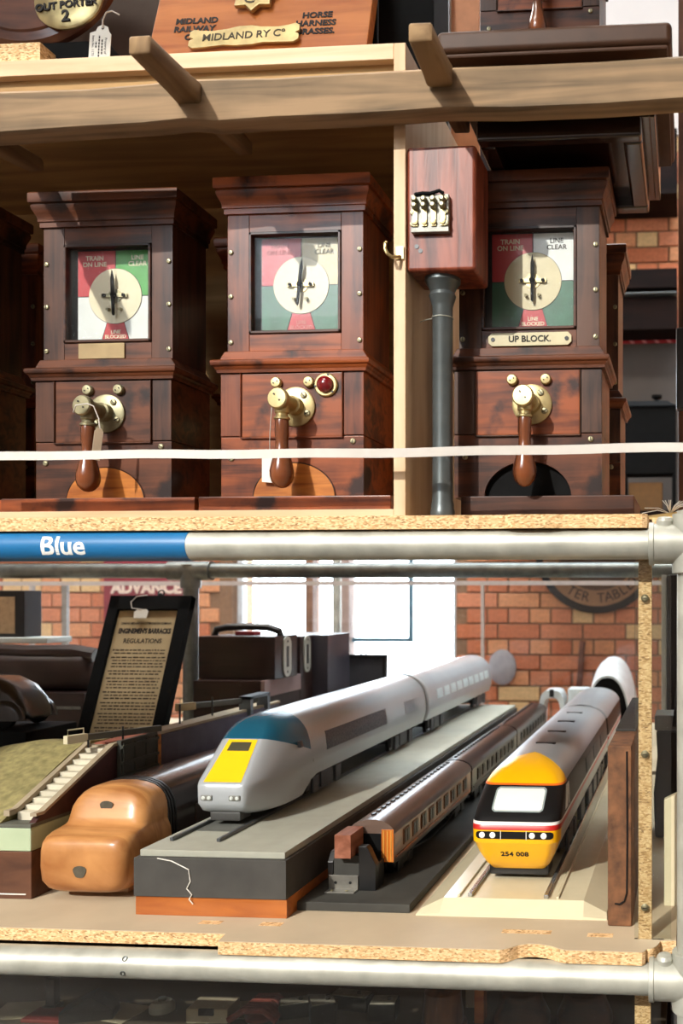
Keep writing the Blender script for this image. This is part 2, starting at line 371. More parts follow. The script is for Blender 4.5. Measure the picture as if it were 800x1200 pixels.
# shelf boards
def front_poly(pts, yb, z0, z1): return MB().prism(pts + [(pts[-1][0], yb), (pts[0][0], yb)], 'z', z0, z1)
ZLT, ZLB = -.5425, -.5633
pts = [(-3.3, 1.417), (XU(258, 1.4), 1.417), (XU(261, 1.4), 1.385)]
pts += [(XU(586, 1.385), 1.385), (XU(596, 1.39), 1.392), (XU(606, 1.4), 1.405), (XU(618, 1.41), 1.412), (XU(630, 1.41), 1.412), (XU(645, 1.4), 1.405), (XU(655, 1.39), 1.395), (XU(662, 1.39), 1.391)]
pts += [(XU(752, 1.39), 1.391), (XU(755.5, 1.39), 1.396)]
cx0, cx1 = XU(757, 1.40), XU(792, 1.44)
for i in range(7):
    a = i/6*PI/2; pts.append((cx0 + .022*math.sin(a)*.9, 1.405 + .035*(1-math.cos(a))))
pts += [(cx1, 1.442)]
lower = thing('shelf_board', 'lower chipboard shelf with a notched front edge under the model trains', 'shelf', (0, 1.417, ZLB))
lp = [(x, y-1.417) for x, y in pts]
front_poly(lp, 1.353, 0, ZLT-ZLB-.0012).build('core', M_chip, lower, smooth=0)
front_poly([(x, y+.0006) for x, y in lp], 1.353, ZLT-ZLB-.0012, ZLT-ZLB).build('top_sheet', M_mdf, lower, smooth=0)
for u, v, du, dv in ((247, 1081, 26, 5), (318, 1083, 26, 5), (617, 1092, 58, 4), (703, 1096, 30, 6)):
    t = .5425*FPX/(v-PV); p = ray(u, v)*t
    MB().box((p.x-du/2*t/FPX, p.y-1.417-.008, 0), (p.x+du/2*t/FPX, p.y-1.417+.008, .0003)).build('chip_mark', M_chip, lower, (0, 0, ZLT-ZLB), smooth=0)
lb3 = MB().box((-3.3, 0, 0), (cx1, 1.07, ZLT-ZLB)).build('shelf_board', M_mdf, None, (0, 2.83, ZLB), smooth=0); tag(lb3, 'rear lower shelf under the far ends of the trains', 'shelf')
ZUB, ZUT = .1027, .1235
pts = [(-3.3, 1.382), (XU(590, 1.38), 1.382), (XU(603, 1.38), 1.374), (XU(640, 1.38), 1.374), (XU(660, 1.38), 1.38), (XU(752, 1.38), 1.38), (XU(758, 1.38), 1.386)]
ub = front_poly([(x, y-1.382) for x, y in pts], .95, 0, ZUT-ZUB).build('shelf_board', M_chip, None, (0, 1.382, ZUB), smooth=0)
tag(ub, 'upper chipboard shelf with raw flaky edge under the wooden instruments', 'shelf')
ub2 = MB().box((XU(764, 1.46), 0, 0), (1.3, .6, ZUT-ZUB)).build('shelf_board', M_chip, None, (0, 1.455, ZUB), smooth=0); tag(ub2, 'next upper chipboard shelf right of the corner upright', 'shelf')
lb2 = MB().box((cx1+.006, 0, 0), (1.3, 1.6, ZLT-ZLB)).build('shelf_board', M_mdf, None, (0, 1.455, ZLB), smooth=0); tag(lb2, 'next lower shelf right of the acrylic side panel', 'shelf')

# acrylic side panel on a chipboard strip
post = thing('chipboard_post', 'narrow chipboard post with screws and clear acrylic sheet at the right of the trains', 'post', (XU(755, 1.43), 1.445, ZLT))
hw = (XU(763, 1.43)-XU(747.5, 1.43))/2; hz = ZUB-ZLT-.004
MB().box((-hw, 0, .0), (hw, .018, hz)).build('strip', M_chip, post, smooth=0)
MB().box((-hw-.006, -.004, .001), (XU(789, 1.43)-XU(755, 1.43)-.004, -.0005, hz-.005)).build('acrylic_sheet', M_acr, post, smooth=0)
for v in (701, 885, 1066):
    p = W(756.5, v, 1.43); z = p.z-ZLT
    s = MB().lathe([(.0058, 0), (.0062, .002), (.0035, .0045), (.0005, .005)], (0, -.004, z), (0, -1, 0), 14).build('screw', M_brassd, post)
    MB().box((-.0035, -.0092, z-.0006), (.0035, -.0078, z+.0006)).build('slot', M_black, s, smooth=0)

# ------------------------------------------------------------------ pine cupboard
CXR = XU(475, 1.395)
cup = thing('cupboard', 'open pale pine cupboard housing two wooden block instruments', 'cupboard', (-1.2, 1.395, ZUT))
def cb(a, b, name, m, **k): return MB().box((a[0]+1.2, a[1]-1.395, a[2]-ZUT), (b[0]+1.2, b[1]-1.395, b[2]-ZUT)).build(name, m, cup, smooth=0, **k)
sw = CXR - XU(461.5, 1.395)
cb((-2.6, 1.395, ZUT), (CXR-.019, 1.90, ZUT+.0115), 'bottom_board', M_pine, bevel=.001)
cb((-2.6, 1.395, .836), (CXR-.019, 1.90, .861), 'top_board', M_pine, bevel=.001)
cb((-2.6, 1.41, .812), (CXR-.019, 1.43, .836), 'cleat', M_ply)
cb((CXR-.019, 1.395, ZUT), (CXR, 1.90, .861), 'side_panel', M_pinev, bevel=.001)
cb((-2.6, 1.90, ZUT), (CXR, 1.912, .861), 'back_panel', M_ply)
cb((-2.6, 1.43, .8335), (CXR-.0195, 1.899, .8358), 'lining', M_ply)
hk = thing('coat_hook', 'small brass hook screwed to the pine cupboard stile', 'hook', (XU(468, 1.39), 1.395, W(468, 297, 1.39).z))
MB().box((-.007, -.003, -.008), (.006, 0, .012)).build('hook_plate', M_brass, hk, bevel=.0008)
MB().tube([(0, -.003, -.004), (-.003, -.010, -.007), (-.008, -.018, -.010), (-.014, -.022, -.006), (-.017, -.022, .001), (-.018, -.021, .009), (-.016, -.020, .013)], .0026, 10).build('hook_arm', M_brass, hk)

# ------------------------------------------------------------------ block instruments
def screw_head(parent, x, y, z, r=.006, m=M_brassd, ang=.4, name='screw'):
    o = MB().lathe([(r, 0), (r, .0015), (r*.8, .0025), (r*.1, .003)], (0, 0, 0), (0, -1, 0), 14).build(name, m, parent, (x, y, z))
    MB().box((-r*.75, -.0034, -r*.12), (r*.75, -.0026, r*.12)).build('slot', M_black, o, smooth=0).rotation_euler = (0, ang, 0)
    return o
def instrument(loc, label, woods, quads, group, jewel=False, patch=None, recess=None, plate=None, depth=.15, tagc=None, dialdir=0, needle=.03):
    mh, mv, ml = woods
    t = thing('block_instrument', label, 'instrument', loc, (0, 0, 0), group)
    D = depth
    # lower case
    if recess:
        arc = [(.073*math.cos(a), .052*math.sin(a)*1.15) for a in [PI*i/20 for i in range(21)]]
        poly = [(-.1235, 0), (-.1235, .104), (.1235, .104), (.1235, 0)] + [(x+.0, z) for x, z in arc]
        MB().prism(poly, 'y', 0, .012).box((-.1235, .012, 0), (.1235, D, .104)).build('lower_case', ml, t, smooth=25)
        MB().prism(arc, 'y', .0105, .012).build('recess', M_blackm, t, smooth=0)
    else:
        MB().box((-.1235, 0, 0), (.1235, D, .104)).build('lower_case', ml, t, bevel=.0012)
        arc = [(.004+.070*math.cos(a), .001+.058*math.sin(a)) for a in [PI*i/24 for i in range(25)]]
        MB().prism(arc, 'y', -.0016, .001).build('arch_patch', patch or M_oak, t, smooth=0)
        MB().tube([(.004+.071*math.cos(a), -.001, .001+.059*math.sin(a)) for a in [PI*i/24 for i in range(25)]], .0012, 6).build('arch_line', M_mahd, t)
    MB().box((-.1235, .003, .105), (.1235, D, .2117)).build('upper_band', ml, t, bevel=.001)
    for s in (-1, 1):
        MB().box((s*.1235 if s < 0 else .0895, -.001, .1055), (-.0895 if s < 0 else .1235, .004, .2112)).build('side_block', mv, t, bevel=.001)
    MB().box((-.0870, -.0015, .103), (.0870, .004, .2105)).build('front_panel', M_mahr if plate else mh, t, bevel=.002)
    b = MB()
    for a, c in (((-.088, .1005), (.088, .1032)), ((-.0885, .1005), (-.0868, .211)), ((.0868, .1005), (.0885, .211))):
        b.box((a[0], -.0045, a[1]), (c[0], .003, c[1]))
    b.build('panel_bead', mv, t, bevel=.0007, seg=1)
    # lower cornice: three stepped mouldings
    W1 = .1235
    def cornice(prof, w, yf, yb, name):
        MB().loft([[(-w-e, yf-e, z), (w+e, yf-e, z), (w+e, yb+e*.5, z), (-w-e, yb+e*.5, z)] for e, z in prof]).build(name, mh, t, smooth=25)
    cornice([(.001, .2117), (.005, .2117), (.0055, .2165), (.0075, .2185), (.0088, .2215), (.0118, .2235), (.0128, .226), (.0128, .2305), (.0108, .2325)], W1, 0, D, 'lower_cornice')
    # foot moulding of the upper case
    UW = .1185; y0 = .012; UD = D-.005
    foot = [(-UW-.010, .2325), (UW+.010, .2325), (UW+.009, .238), (UW+.001, .250), (-UW-.001, .250), (-UW-.009, .238)]
    MB().prism(foot, 'y', y0-.008, UD).build('foot_moulding', mh, t, bevel=.001, seg=1)
    # upper case: box behind, frame of stiles and rails in front
    MB().box((-UW, y0+.020, .250), (UW, UD, .488)).build('upper_case', mv, t, smooth=0)
    wx, w0, w1 = .080, .281, .453
    for s in (-1, 1):
        MB().box((min(s*wx, s*UW), y0, .250), (max(s*wx, s*UW), y0+.0205, .488)).build('stile', mv, t, bevel=.0012)
        for z in (.267, .345, .42):
            screw_head(t, s*.112, y0, z, .0042, M_brassd, random.uniform(0, 3))
    for z0, z1 in ((.250, w0), (w1, .488)):
        MB().box((-wx, y0+.0005, z0), (wx, y0+.0205, z1)).build('rail', mh, t, bevel=.0008)
    b = MB()
    for (xa, za, xb, zb2) in ((-wx, w0, wx, w0+.005), (-wx, w1-.005, wx, w1), (-wx, w0, -wx+.005, w1), (wx-.005, w0, wx, w1)):
        b.box((xa, y0-.003, za), (xb, y0+.008, zb2))
    b.build('window_bead', M_mahd, t, bevel=.001, seg=1)
    MB().box((-wx+.004, y0+.004, w0+.004), (wx-.004, y0+.006, w1-.004)).build('dial_glass', M_glass, t, smooth=0)
    # top cornice
    cornice([(.001, .484), (.004, .484), (.004, .4925), (.0065, .4935), (.0068, .5005), (.0095, .5065), (.0135, .5145), (.0140, .5200), (.0125, .5210), (.0125, .5228), (.0165, .5238), (.0172, .5265), (.0172, .5395), (.0155, .542)], UW, y0, UD, 'top_cornice')
    # dial
    dial = link('dial', MB().box((-.077, 0, -.083), (.077, .002, .083)).mesh('dial', M_black, smooth=0), t, (0, y0+.017, .367))
    hx0, hx1, hz, R = -.0655, .0735, .0805, .0485
    TL, TR, BLq, BR = quads
    cols = [M_red, M_green, M_white, M_dkgreen, M_cream2, M_cream]
    g = .0008; cx = .004
    MB().box((hx0, -.0008, g), (cx-g, 0, hz)).build('quadrant', cols[TL], dial, smooth=0)
    MB().box((cx+g, -.0008, g), (hx1, 0, hz)).build('quadrant', cols[TR], dial, smooth=0)
    MB().prism([(hx0, -g), (cx-.016, -g), (cx-.016, -.045), (cx-.027, -hz), (hx0, -hz)], 'y', -.0008, 0).build('quadrant', cols[BLq], dial, smooth=0)
    MB().prism([(hx1, -g), (cx+.016, -g), (cx+.016, -.045), (cx+.027, -hz), (hx1, -hz)], 'y', -.0008, 0).build('quadrant', cols[BR], dial, smooth=0)
    MB().prism([(cx-.0150, -.045), (cx+.0150, -.045), (cx+.0255, -hz), (cx-.0255, -hz)], 'y', -.0008, 0).build('wedge', M_red, dial, smooth=0)
    MB().lathe([(R+.0008, 0), (R+.0008, .0010)], (cx, 0, 0), (0, -1, 0), 48).build('dial_line', M_black, dial)
    MB().lathe([(R, 0), (R, .0020)], (cx, 0, 0), (0, -1, 0), 48).build('dial_disc', cols[dialdir], dial)
    tc = M_ink if TR in (2, 4) else M_cream
    text('TRAIN\nON LINE', .0115, M_cream if not jewel else mat('faded red letters', '6a1a1a', .6), dial, (hx0+.031, -.0009, .062), off=.0002, ext=.0002)
    text('LINE\nCLEAR', .0115, tc, dial, (hx1-.029, -.0009, .062), off=.0002, ext=.0002)
    text('LINE\nBLOCKED', .0088, mat('faded pink letters', 'b87a72', .6) if jewel else M_cream, dial, (cx, -.0009, -.0675), off=.0002, ext=.0002)
    MB().lathe([(.0125, 0), (.0125, .0015)], (cx, -.002, 0), (0, -1, 0), 24).build('boss', M_brass if TR != 1 else M_brassd, dial)
    MB().box((cx-.0235, -.006, -.0035), (cx+.0235, -.0034, .0035)).build('bridge', M_brass if TR != 1 else M_brassd, dial, bevel=.0005)
    for s in (-1, 1):
        MB().lathe([(.0032, 0), (.0032, .002)], (cx+s*.018, -.006, 0), (0, -1, 0), 10).build('bridge_screw', M_blackm, dial)
        MB().cyl((cx+s*.011, -.002, -.024), (cx+s*.011, -.009, -.025), .0032, .0025, 10).build('stop_pin', M_brassd, dial)
    nd = MB().prism([(-.0022, -.034), (0, -.037), (.0022, -.034), (.0026, 0), (.0035, .028), (.0005, .043), (-.0025, .028), (-.0026, 0)], 'y', -.0012, .0012).build('needle', M_blackm, dial, (cx, -.0095, 0), smooth=0)
    nd.rotation_euler = (0, needle, 0)
    MB().lathe([(.005, 0), (.005, .006), (.003, .008)], (cx, -.004, 0), (0, -1, 0), 14).build('pivot', M_blackm, dial)
    # commutator plate, arm and handle
    hm = M_brass if (jewel or plate) else M_brassd
    px, pz = (.008, .153)
    pl = MB().lathe([(.033, 0), (.033, .0035), (.030, .005), (.001, .005)], (px, -.0015, pz), (0, -1, 0), 40).build('hub_plate', hm, t)
    for a in (.9, -.5, 3.9):
        screw_head(pl, px+.024*math.cos(a), -.0065, pz+.024*math.sin(a), .0055, M_brassd, a)
    hb = Vector((px-.006, -.052, pz+.004))
    hub = MB().lathe([(.0155, 0), (.0155, .012), (.0125, .014), (.0125, .044), (.0165, .045), (.0175, .049), (.0175, .055), (.0155, .0575), (.002, .058)], (px, -.006, pz), Vector((-.10, -1, .05)), 28).build('hub', hm, t)
    he = Vector((px, -.006, pz)) + Vector((-.10, -1, .05)).normalized()*.0582
    for dx, dz in ((-.004, .006), (.005, -.004)):
        MB().lathe([(.0016, 0), (.0016, .0008)], he+Vector((dx, 0, dz)), (-.1, -1, .05), 10).build('pin_hole', M_black, hub)
    hc = Vector((px-.005, -.045, pz-.006))
    MB().lathe([(.011, 0), (.0115, .012), (.0095, .014), (.0095, .018), (.0125, .020), (.0125, .023), (.011, .024)], hc, (0, 0, -1), 20).build('handle_socket', hm, t)
    MB().lathe([(.0105, 0), (.0112, .004), (.0112, .022), (.0098, .032), (.0102, .042), (.0125, .054), (.0165, .070), (.0192, .083), (.0188, .092), (.0160, .101), (.010, .1075), (.006, .110), (.001, .111)], hc + Vector((0, 0, -.024)), (0, 0, -1), 24).build('handle', M_handle, t)
    for sx, sz in ((-.025, .194), (.031, .194)):
        s = MB().lathe([(.0092, 0), (.0092, .005), (.0075, .0075), (.001, .008)], (sx, -.0015, sz), (0, -1, 0), 20).build('terminal', hm, t)
        for d in (-.003, .003):
            MB().lathe([(.0012, 0), (.0012, .0006)], (sx+d, -.0097, sz+d*.6), (0, -1, 0), 8).build('pin_hole', M_black, s)
    if jewel:
        j = MB().lathe([(.020, 0), (.020, .003), (.018, .005), (.0145, .005)], (.060, -.0015, .189), (0, -1, 0), 32).build('jewel_ring', M_brass, t)
        MB().lathe([(.0145, 0), (.0135, .006), (.010, .010), (.005, .0125), (.0005, .013)], (.060, -.005, .189), (0, -1, 0), 28).build('jewel', M_jewel, j)
        for a in (1.3, 3.3, 5.5): MB().lathe([(.0018, 0), (.0018, .001)], (.060+.0172*math.cos(a), -.0065, .189+.0172*math.sin(a)), (0, -1, 0), 8).build('ring_screw', M_black, j)
    for sx, sz in ((-.105, .068), (.105, .095)):
        screw_head(t, sx, 0, sz, .0048, M_brassd, random.uniform(0, 3))
    return t
ZI = .163
G1 = 'railway block instruments on the upper shelf'
w1 = (M_mah, M_mahv, M_mah); w2 = (M_mahr, M_mahrv, M_mahr); w3 = (M_mahd, M_mahdv, M_mahd)
I1x = XU(121, 1.52)
i1 = instrument((I1x, 1.52, ZI), 'brown mahogany block instrument with green LINE CLEAR quarter and paper patch below its dial', w1, (0, 1, 2, 2), G1, depth=.128, dialdir=5, needle=-.04)
MB().box((-.052, .0095, .2525), (.032, .0118, .279)).build('paper_patch', mat('aged paper patch', 'a08a64', .8, var=.15), i1, smooth=0)
i2 = instrument((XU(342, 1.49), 1.49, ZI), 'reddish mahogany block instrument with round ruby jewel beside its brass hub', w2, (0, 4, 3, 3), G1, jewel=True, dialdir=5, needle=.10)
i3 = instrument((XU(618, 1.50), 1.50, ZI), 'dark block instrument with cream UP BLOCK plate, right of the iron pillar', (M_mah, M_mahdv, M_mah), (0, 2, 3, 3), G1, recess=True, plate=True, dialdir=4, needle=0)
up_ = MB().prism([(-.070, -.005), (-.064, -.011), (.064, -.011), (.070, -.005), (.070, .005), (.064, .011), (-.064, .011), (-.070, .005)], 'y', -.003, 0).build('name_plate', M_cream2, i3, (.002, .0115, .2645), bevel=.0006)
text('UP BLOCK.', .0145, M_ink, up_, (0, -.0034, 0), off=.0003)
for s in (-1, 1): MB().lathe([(.0035, 0), (.0035, .001)], (s*.062, -.003, 0), (0, -1, 0), 12).build('plate_screw', M_black, up_)
# the others are copies
i0 = dup(i1); i0.location.x = XU(121-229, 1.52); i0['label'] = 'block instrument cut off by the left edge, only its dark side showing'
for ch in list(i0.children):
    if ch.name.startswith('paper_patch'): bpy.data.objects.remove(ch)
for u, Y, l in ((-28, 1.74, 'shadowed block instrument in the back row, left of the one with the green quarter'), (330, 1.74, 'shadowed block instrument in the back row behind the one with the ruby jewel'),):
    k = dup(i2); k.location = (XU(u, Y), Y, ZI); k['label'] = l
i4 = dup(i3); i4.location = (XU(655, 1.83), 1.83, ZI); i4['label'] = 'block instrument mostly hidden behind the dark one with the UP BLOCK plate'
i5 = dup(i3); i5.scale = (.78,)*3; i5['label'] = 'red brown block instrument on top of the dark varnished cabinet, only its handle showing'
def trayb(x0, x1, y0, y1, label):
    o = MB().box((0, 0, 0), (x1-x0, y1-y0, ZI-ZUT-.0117)).build('plinth', M_mahr, None, (x0, y0, ZUT+.0116), bevel=.002); tag(o, label, 'plinth', 'mahogany plinths under the instruments')
trayb(-2.2, XU(-1, 1.46), 1.475, 1.68, 'mahogany plinth under the cut-off instrument at far left')
trayb(XU(3, 1.46), XU(230, 1.46), 1.455, 1.68, 'long mahogany plinth under the instrument with the green quarter')
trayb(XU(234, 1.455), XU(459, 1.455), 1.45, 1.66, 'mahogany plinth under the instrument with the ruby jewel')
trayb(-2.2, -.46, 1.72, 1.895, 'mahogany plinth under the back row of instruments')
o = MB().box((0, 0, 0), (.285, .20, ZI-ZUT)).build('plinth', M_mahd, None, (XU(540, 1.48)+.0, 1.478, ZUT), bevel=.002); tag(o, 'low dark plinth under the UP BLOCK instrument', 'plinth', 'mahogany plinths under the instruments')
o = MB().box((0, 0, 0), (.27, .18, ZI-ZUT)).build('plinth', M_mahd, None, (i4.location.x-.135, 1.82, ZUT), bevel=.002); tag(o, 'low dark plinth under the hidden instrument at right', 'plinth', 'mahogany plinths under the instruments')
# tags hanging on the handles
tg = thing('string_tag', 'small buff tag on white string hanging from the leftmost full instrument handle', 'tag', (XU(117, 1.455), 1.455, ZI+.122))
MB().prism([(-.0065, -.060), (.0065, -.060), (.0065, -.012), (.003, -.006), (-.003, -.006), (-.0065, -.012)], 'y', -.0006, .0006).build('card', mat('buff tag card', 'b9a68c', .8), tg, smooth=0).rotation_euler = (0, .12, .9)
MB().tube([(-.042, -.006, .020), (-.034, -.012, .030), (-.018, -.006, .034), (-.008, -.004, .030), (-.002, 0, .010), (0, 0, -.008)], .0010, 6).build('string', M_tape, tg)
tg = thing('paper_tag', 'white paper tag behind the handle of the instrument with the ruby jewel', 'tag', (i2.location.x-.036, 1.480, ZI+.055))
MB().prism([(-.011, -.028), (.012, -.030), (.012, .012), (.006, .020), (-.004, .021), (-.011, .011)], 'y', -.0006, .0006).build('card', M_paper, tg, smooth=0)
MB().tube([(.002, 0, .018), (.012, -.02, .05), (.022, -.034, .096)], .0008, 6).build('string', M_tape, tg)
# ------------------------------------------------------------------ bell relay box on iron pillar
pb = thing('pillar_box', 'glossy red brown wooden terminal box on a dark iron pillar beside the cupboard', 'terminal box', (XU(517.5, 1.43), 1.435, ZUT))
zb0, zb1 = W(517, 318, 1.40).z-ZUT, W(517, 171, 1.40).z-ZUT
bx0, bx1 = XU(476, 1.398)-pb.location.x, XU(557.5, 1.398)-pb.location.x
M_box = wood('glossy redwood', '4a1e12', '8a4630', (60, 60, 5), .40, .05, patch=.3, bump=.6)
MB().box((bx0, -.037, zb0), (bx1, .055, zb1)).build('box', M_box, pb, bevel=.006, seg=3)
tp = MB().box((-.0335, -.047, W(510, 272, 1.39).z-ZUT), (.026, -.037, W(510, 228, 1.39).z-ZUT)).build('terminal_plate', mat('grey slate plate', '8f8f86', .5, .3, var=.25, vscale=60), pb, (-.004, 0, 0), bevel=.001)
z1 = W(510, 234, 1.39).z-ZUT
for i in range(4):
    x = -.026 + i*.0145
    s = MB().box((x-.004, -.0495, z1-.042), (x+.004, -.047, z1-.008)).lathe([(.0045, 0), (.0045, .003), (.001, .0035)], (x, -.0485, z1-.036), (0, -1, 0), 12).build('strap', M_brass, tp, bevel=.0005, seg=1)
    for dz in (0, -.0095):
        MB().lathe([(.0048, 0), (.0052, .003), (.0040, .006), (.0046, .009), (.0028, .011)], (x, -.0475, z1-.003+dz), (0, -1, .1), 14).build('terminal_screw', M_brassd, tp)
for x, dz in ((-.0305, -.020), (.0225, -.020), (-.0305, -.038), (.0225, -.038), (.021, .000)): screw_head(tp, x, -.047, z1+dz, .0042, M_brassd, 1)
MB().tube([(-.031, -.048, z1+.0075), (-.018, -.049, z1+.009), (-.006, -.049, z1+.008), (.008, -.049, z1+.012), (.014, -.048, z1+.008)], .0028, 8).build('tarred_cord', M_blackm, pb)
for dx, dz in ((-.031, 0), (-.025, -.007)):
    MB().lathe([(.0035, 0), (.0035, .0008)], (dx, -.037, W(510, 286, 1.39).z-ZUT+dz), (0, -1, 0), 12).build('screw_hole', M_black, pb)
MB().lathe([(.0190, 0), (.0195, .004), (.0195, .011), (.0180, .015), (.0180, .022), (.0165, .028), (.0160, .10), (.0160, zb0-.045), (.0175, zb0-.040), (.0215, zb0-.028), (.019, zb0-.022), (.0225, zb0-.014), (.0285, zb0-.006), (.0285, zb0)], (0, 0, 0), (0, 0, 1), 32).build('pillar', M_iron, pb)
zw = W(517, 372, 1.43).z-ZUT
MB().tube([(.0168*math.cos(a), .0168*math.sin(a), zw) for a in [i*PI/9 for i in range(19)]], .0008, 6).tube([(-.0168, 0, zw), (-.0255, .004, zw), (-.040, .012, zw-.001)], .0009, 6).build('wire_tie', M_galv, pb)

# ------------------------------------------------------------------ tape across the front
p, q = W(-60, 536, 1.352), W(900, 524, 1.352)
hh = .0068; tp_ = MB(); rings = []
for i in range(25):
    f = i/24; c = p.lerp(q, f); c.z += .0012*math.sin(f*9)+.0008*math.sin(f*31); tw = .15*math.sin(f*7)
    a = Vector((0, math.sin(tw)*hh, math.cos(tw)*hh)); b = Vector((0, .0004, 0)); rings.append([c-a-b, c+a-b, c+a+b, c-a+b])
o = tp_.loft(rings).build('barrier_tape', M_tape, smooth=40); tag(o, 'white cotton tape stretched across the front of the instruments', 'tape')

# ------------------------------------------------------------------ wooden beam with pegs
bt = [(-40, 107), (0, 105), (100, 102), (170, 96), (215, 91), (250, 90), (320, 89), (400, 84), (470, 80), (520, 77), (600, 74), (700, 70), (745, 67), (800, 63), (860, 60)]
bb = [(-40, 159), (0, 157), (100, 150), (170, 146), (215, 141), (250, 144), (320, 139), (400, 136), (470, 132), (520, 128), (600, 128), (700, 124), (745, 121), (800, 117), (860, 114)]
beam = thing('pegged_beam', 'long weathered wooden beam with square pegs driven through, crossing above the instruments', 'beam', (W(400, 110, 1.345).x, 1.345, W(400, 110, 1.345).z))
rings = []; B0 = Vector(beam.location)
for (u, v), (_, vb) in zip(bt, bb):
    a, c = W(u, v, 1.345)-B0, W(u, vb, 1.345)-B0
    rings.append([a+Vector((0,.006,.0)), a+Vector((0,0,-.006)), c+Vector((0,0,.004)), c+Vector((0,.005,0)), c+Vector((0,.037,.001)), a+Vector((0,.037,.002))])
MB().loft(rings).build('rail', M_beam, beam, smooth=45)
M_peg = wood('peg wood', '5e462f', '8f7350', (25, 3, 25), .75, patch=.3, bump=.3)
def peg(tip, yt, mid, rear, yr):
    T, R_ = W(*tip, yt)-B0, W(*rear, yr)-B0
    d = (R_-T).normalized(); a = d.cross(Vector((0,0,1))).normalized(); b = a.cross(d).normalized()
    mb = MB(); rr = []
    for f, w, h in ((0, .0135, .0105), (.008, .0162, .013), (.30, .0180, .0145), (.41, .0195, .016), (.43, .0155, .0135), (.9, .014, .012), (.98, .013, .011), (1, .010, .008)):
        c = T.lerp(R_, f)
        rr.append([c + a*sx*w + b*sz*h for sx, sz in ((-1,-.8),(-.85,-1),(.85,-1),(1,-.8),(1,.8),(.85,1),(-.85,1),(-1,.8))])
    return mb.loft(rr).build('peg', M_peg, beam, smooth=50)
peg((163, 52), 1.222, None, (289, 176), 1.523)
peg((492, 37), 1.233, None, (542, 150), 1.49)
peg((-190, 70), 1.16, None, (45, 195), 1.523)

# ------------------------------------------------------------------ things on top of the cupboard
ZT = .861
sb = thing('sign_board', 'orange stained board of horse harness brasses leaning on top of the cupboard', 'sign', (XU(168, 1.45), 1.45, ZT+.0067), (-.30, 0, 0))
SW = XU(427, 1.45)-XU(168, 1.45)
M_orange = wood('orange stained pine', 'a4541c', 'cc7a38', (3, 30, 30), .4, .3, patch=.3)
MB().box((0, 0, 0), (SW, .022, .36)).build('board', M_orange, sb, bevel=.002)
def onsb(u, v):    # local coordinates of a pixel on the board's face
    d = ray(u, v); n = Vector((0, -math.cos(.30), -math.sin(.30)*-1)); R = Matrix.Rotation(-.30, 3, 'X')
    nn = R @ Vector((0, -1, 0)); o = Vector(sb.location); t = nn.dot(o)/nn.dot(d)
    return R.inverted() @ (d*t - o)
def sbt(s, u, v, size): 
    p = onsb(u, v); text(s, size, M_ink, sb, (p.x, -.0006, p.z), off=.0006)
sbt('MIDLAND', 231, 25, .0165); sbt('RAILWAY', 228, 34.5, .0165); sbt('CO.', 226, 44, .0165)
sbt('HORSE', 372, 18, .0165); sbt('HARNESS', 370, 27.5, .0165); sbt('BRASSES.', 370, 37, .0165)
p = onsb(288, 46)
bd = MB()
def lobed(hw_, hh_): 
    pr = [(-1,.15),(-1,.75),(-.92,1),(-.8,.85),(-.6,.72),(-.3,.85),(-.12,1.05),(.12,1.05),(.3,.85),(.6,.72),(.8,.85),(.92,1),(1,.75),(1,.15),(.93,0),(1,-.2),(1,-.75),(.92,-1),(.75,-.98),(.35,-.85),(.15,-1),(-.15,-1),(-.35,-.85),(-.75,-.98),(-.92,-1),(-1,-.75),(-1,-.2),(-.93,0)]
    return [(x*hw_, z*hh_) for x, z in pr]
bd.prism(lobed(.094, .020), 'y', -.008, -.003)
bp_ = bd.build('brass_badge', M_brass, sb, (p.x, 0, p.z), bevel=.0015); bp_.rotation_euler = (0, -.03, 0)
text('MIDLAND RY Cº', .021, mat('dark engraving', '3d3218', .6), bp_, (0, -.0083, -.001), off=.0002, sx=.92)
p = onsb(300, 2)
star = [(.044*(1 if i % 2 == 0 else .74)*math.cos(PI/2+i*PI/8), .044*(1 if i % 2 == 0 else .74)*math.sin(PI/2+i*PI/8)) for i in range(16)]
sp = MB().prism(star, 'y', -.011, -.003).build('star_badge', M_brass, sb, (p.x, 0, p.z+.012), bevel=.002)
text('Cº', .03, mat('dark engraving', '3d3218', .6), sp, (0, -.0113, -.018), off=.0002)
# dark prop that the sign leans on
o = MB().box((0, 0, 0), (.32, .06, .30)).build('black_case', M_blackm, None, (XU(190, 1.6)+.06, 1.66, ZT), bevel=.003); tag(o, 'black case standing behind the orange sign board', 'case')
o = MB().box((0, 0, 0), (.10, .10, .28)).build('iron_block', M_blackm, None, (XU(440, 1.55), 1.56, ZT), bevel=.004); tag(o, 'dark iron block between the orange sign and marbled slab', 'block')
M_marb = mat('grey marbled slab', '9c9ca0', .4, var=.35, vscale=14)
o = MB().box((0, 0, 0), (XU(527, 1.84)-XU(497, 1.84), .012, .40)).build('marble_slab', M_marb, None, (XU(497, 1.84), 1.84, ZT), bevel=.002); tag(o, 'grey marbled slab standing on the cupboard right end', 'slab')
o = MB().box((0, 0, 0), (XU(561, 1.86)-XU(527.5, 1.86), .012, .42)).build('salmon_panel', mat('salmon panel', 'c88a62', .7), None, (XU(527.5, 1.86), 1.86, ZT-.0), bevel=.002); tag(o, 'salmon coloured panel standing behind the marbled slab', 'panel')
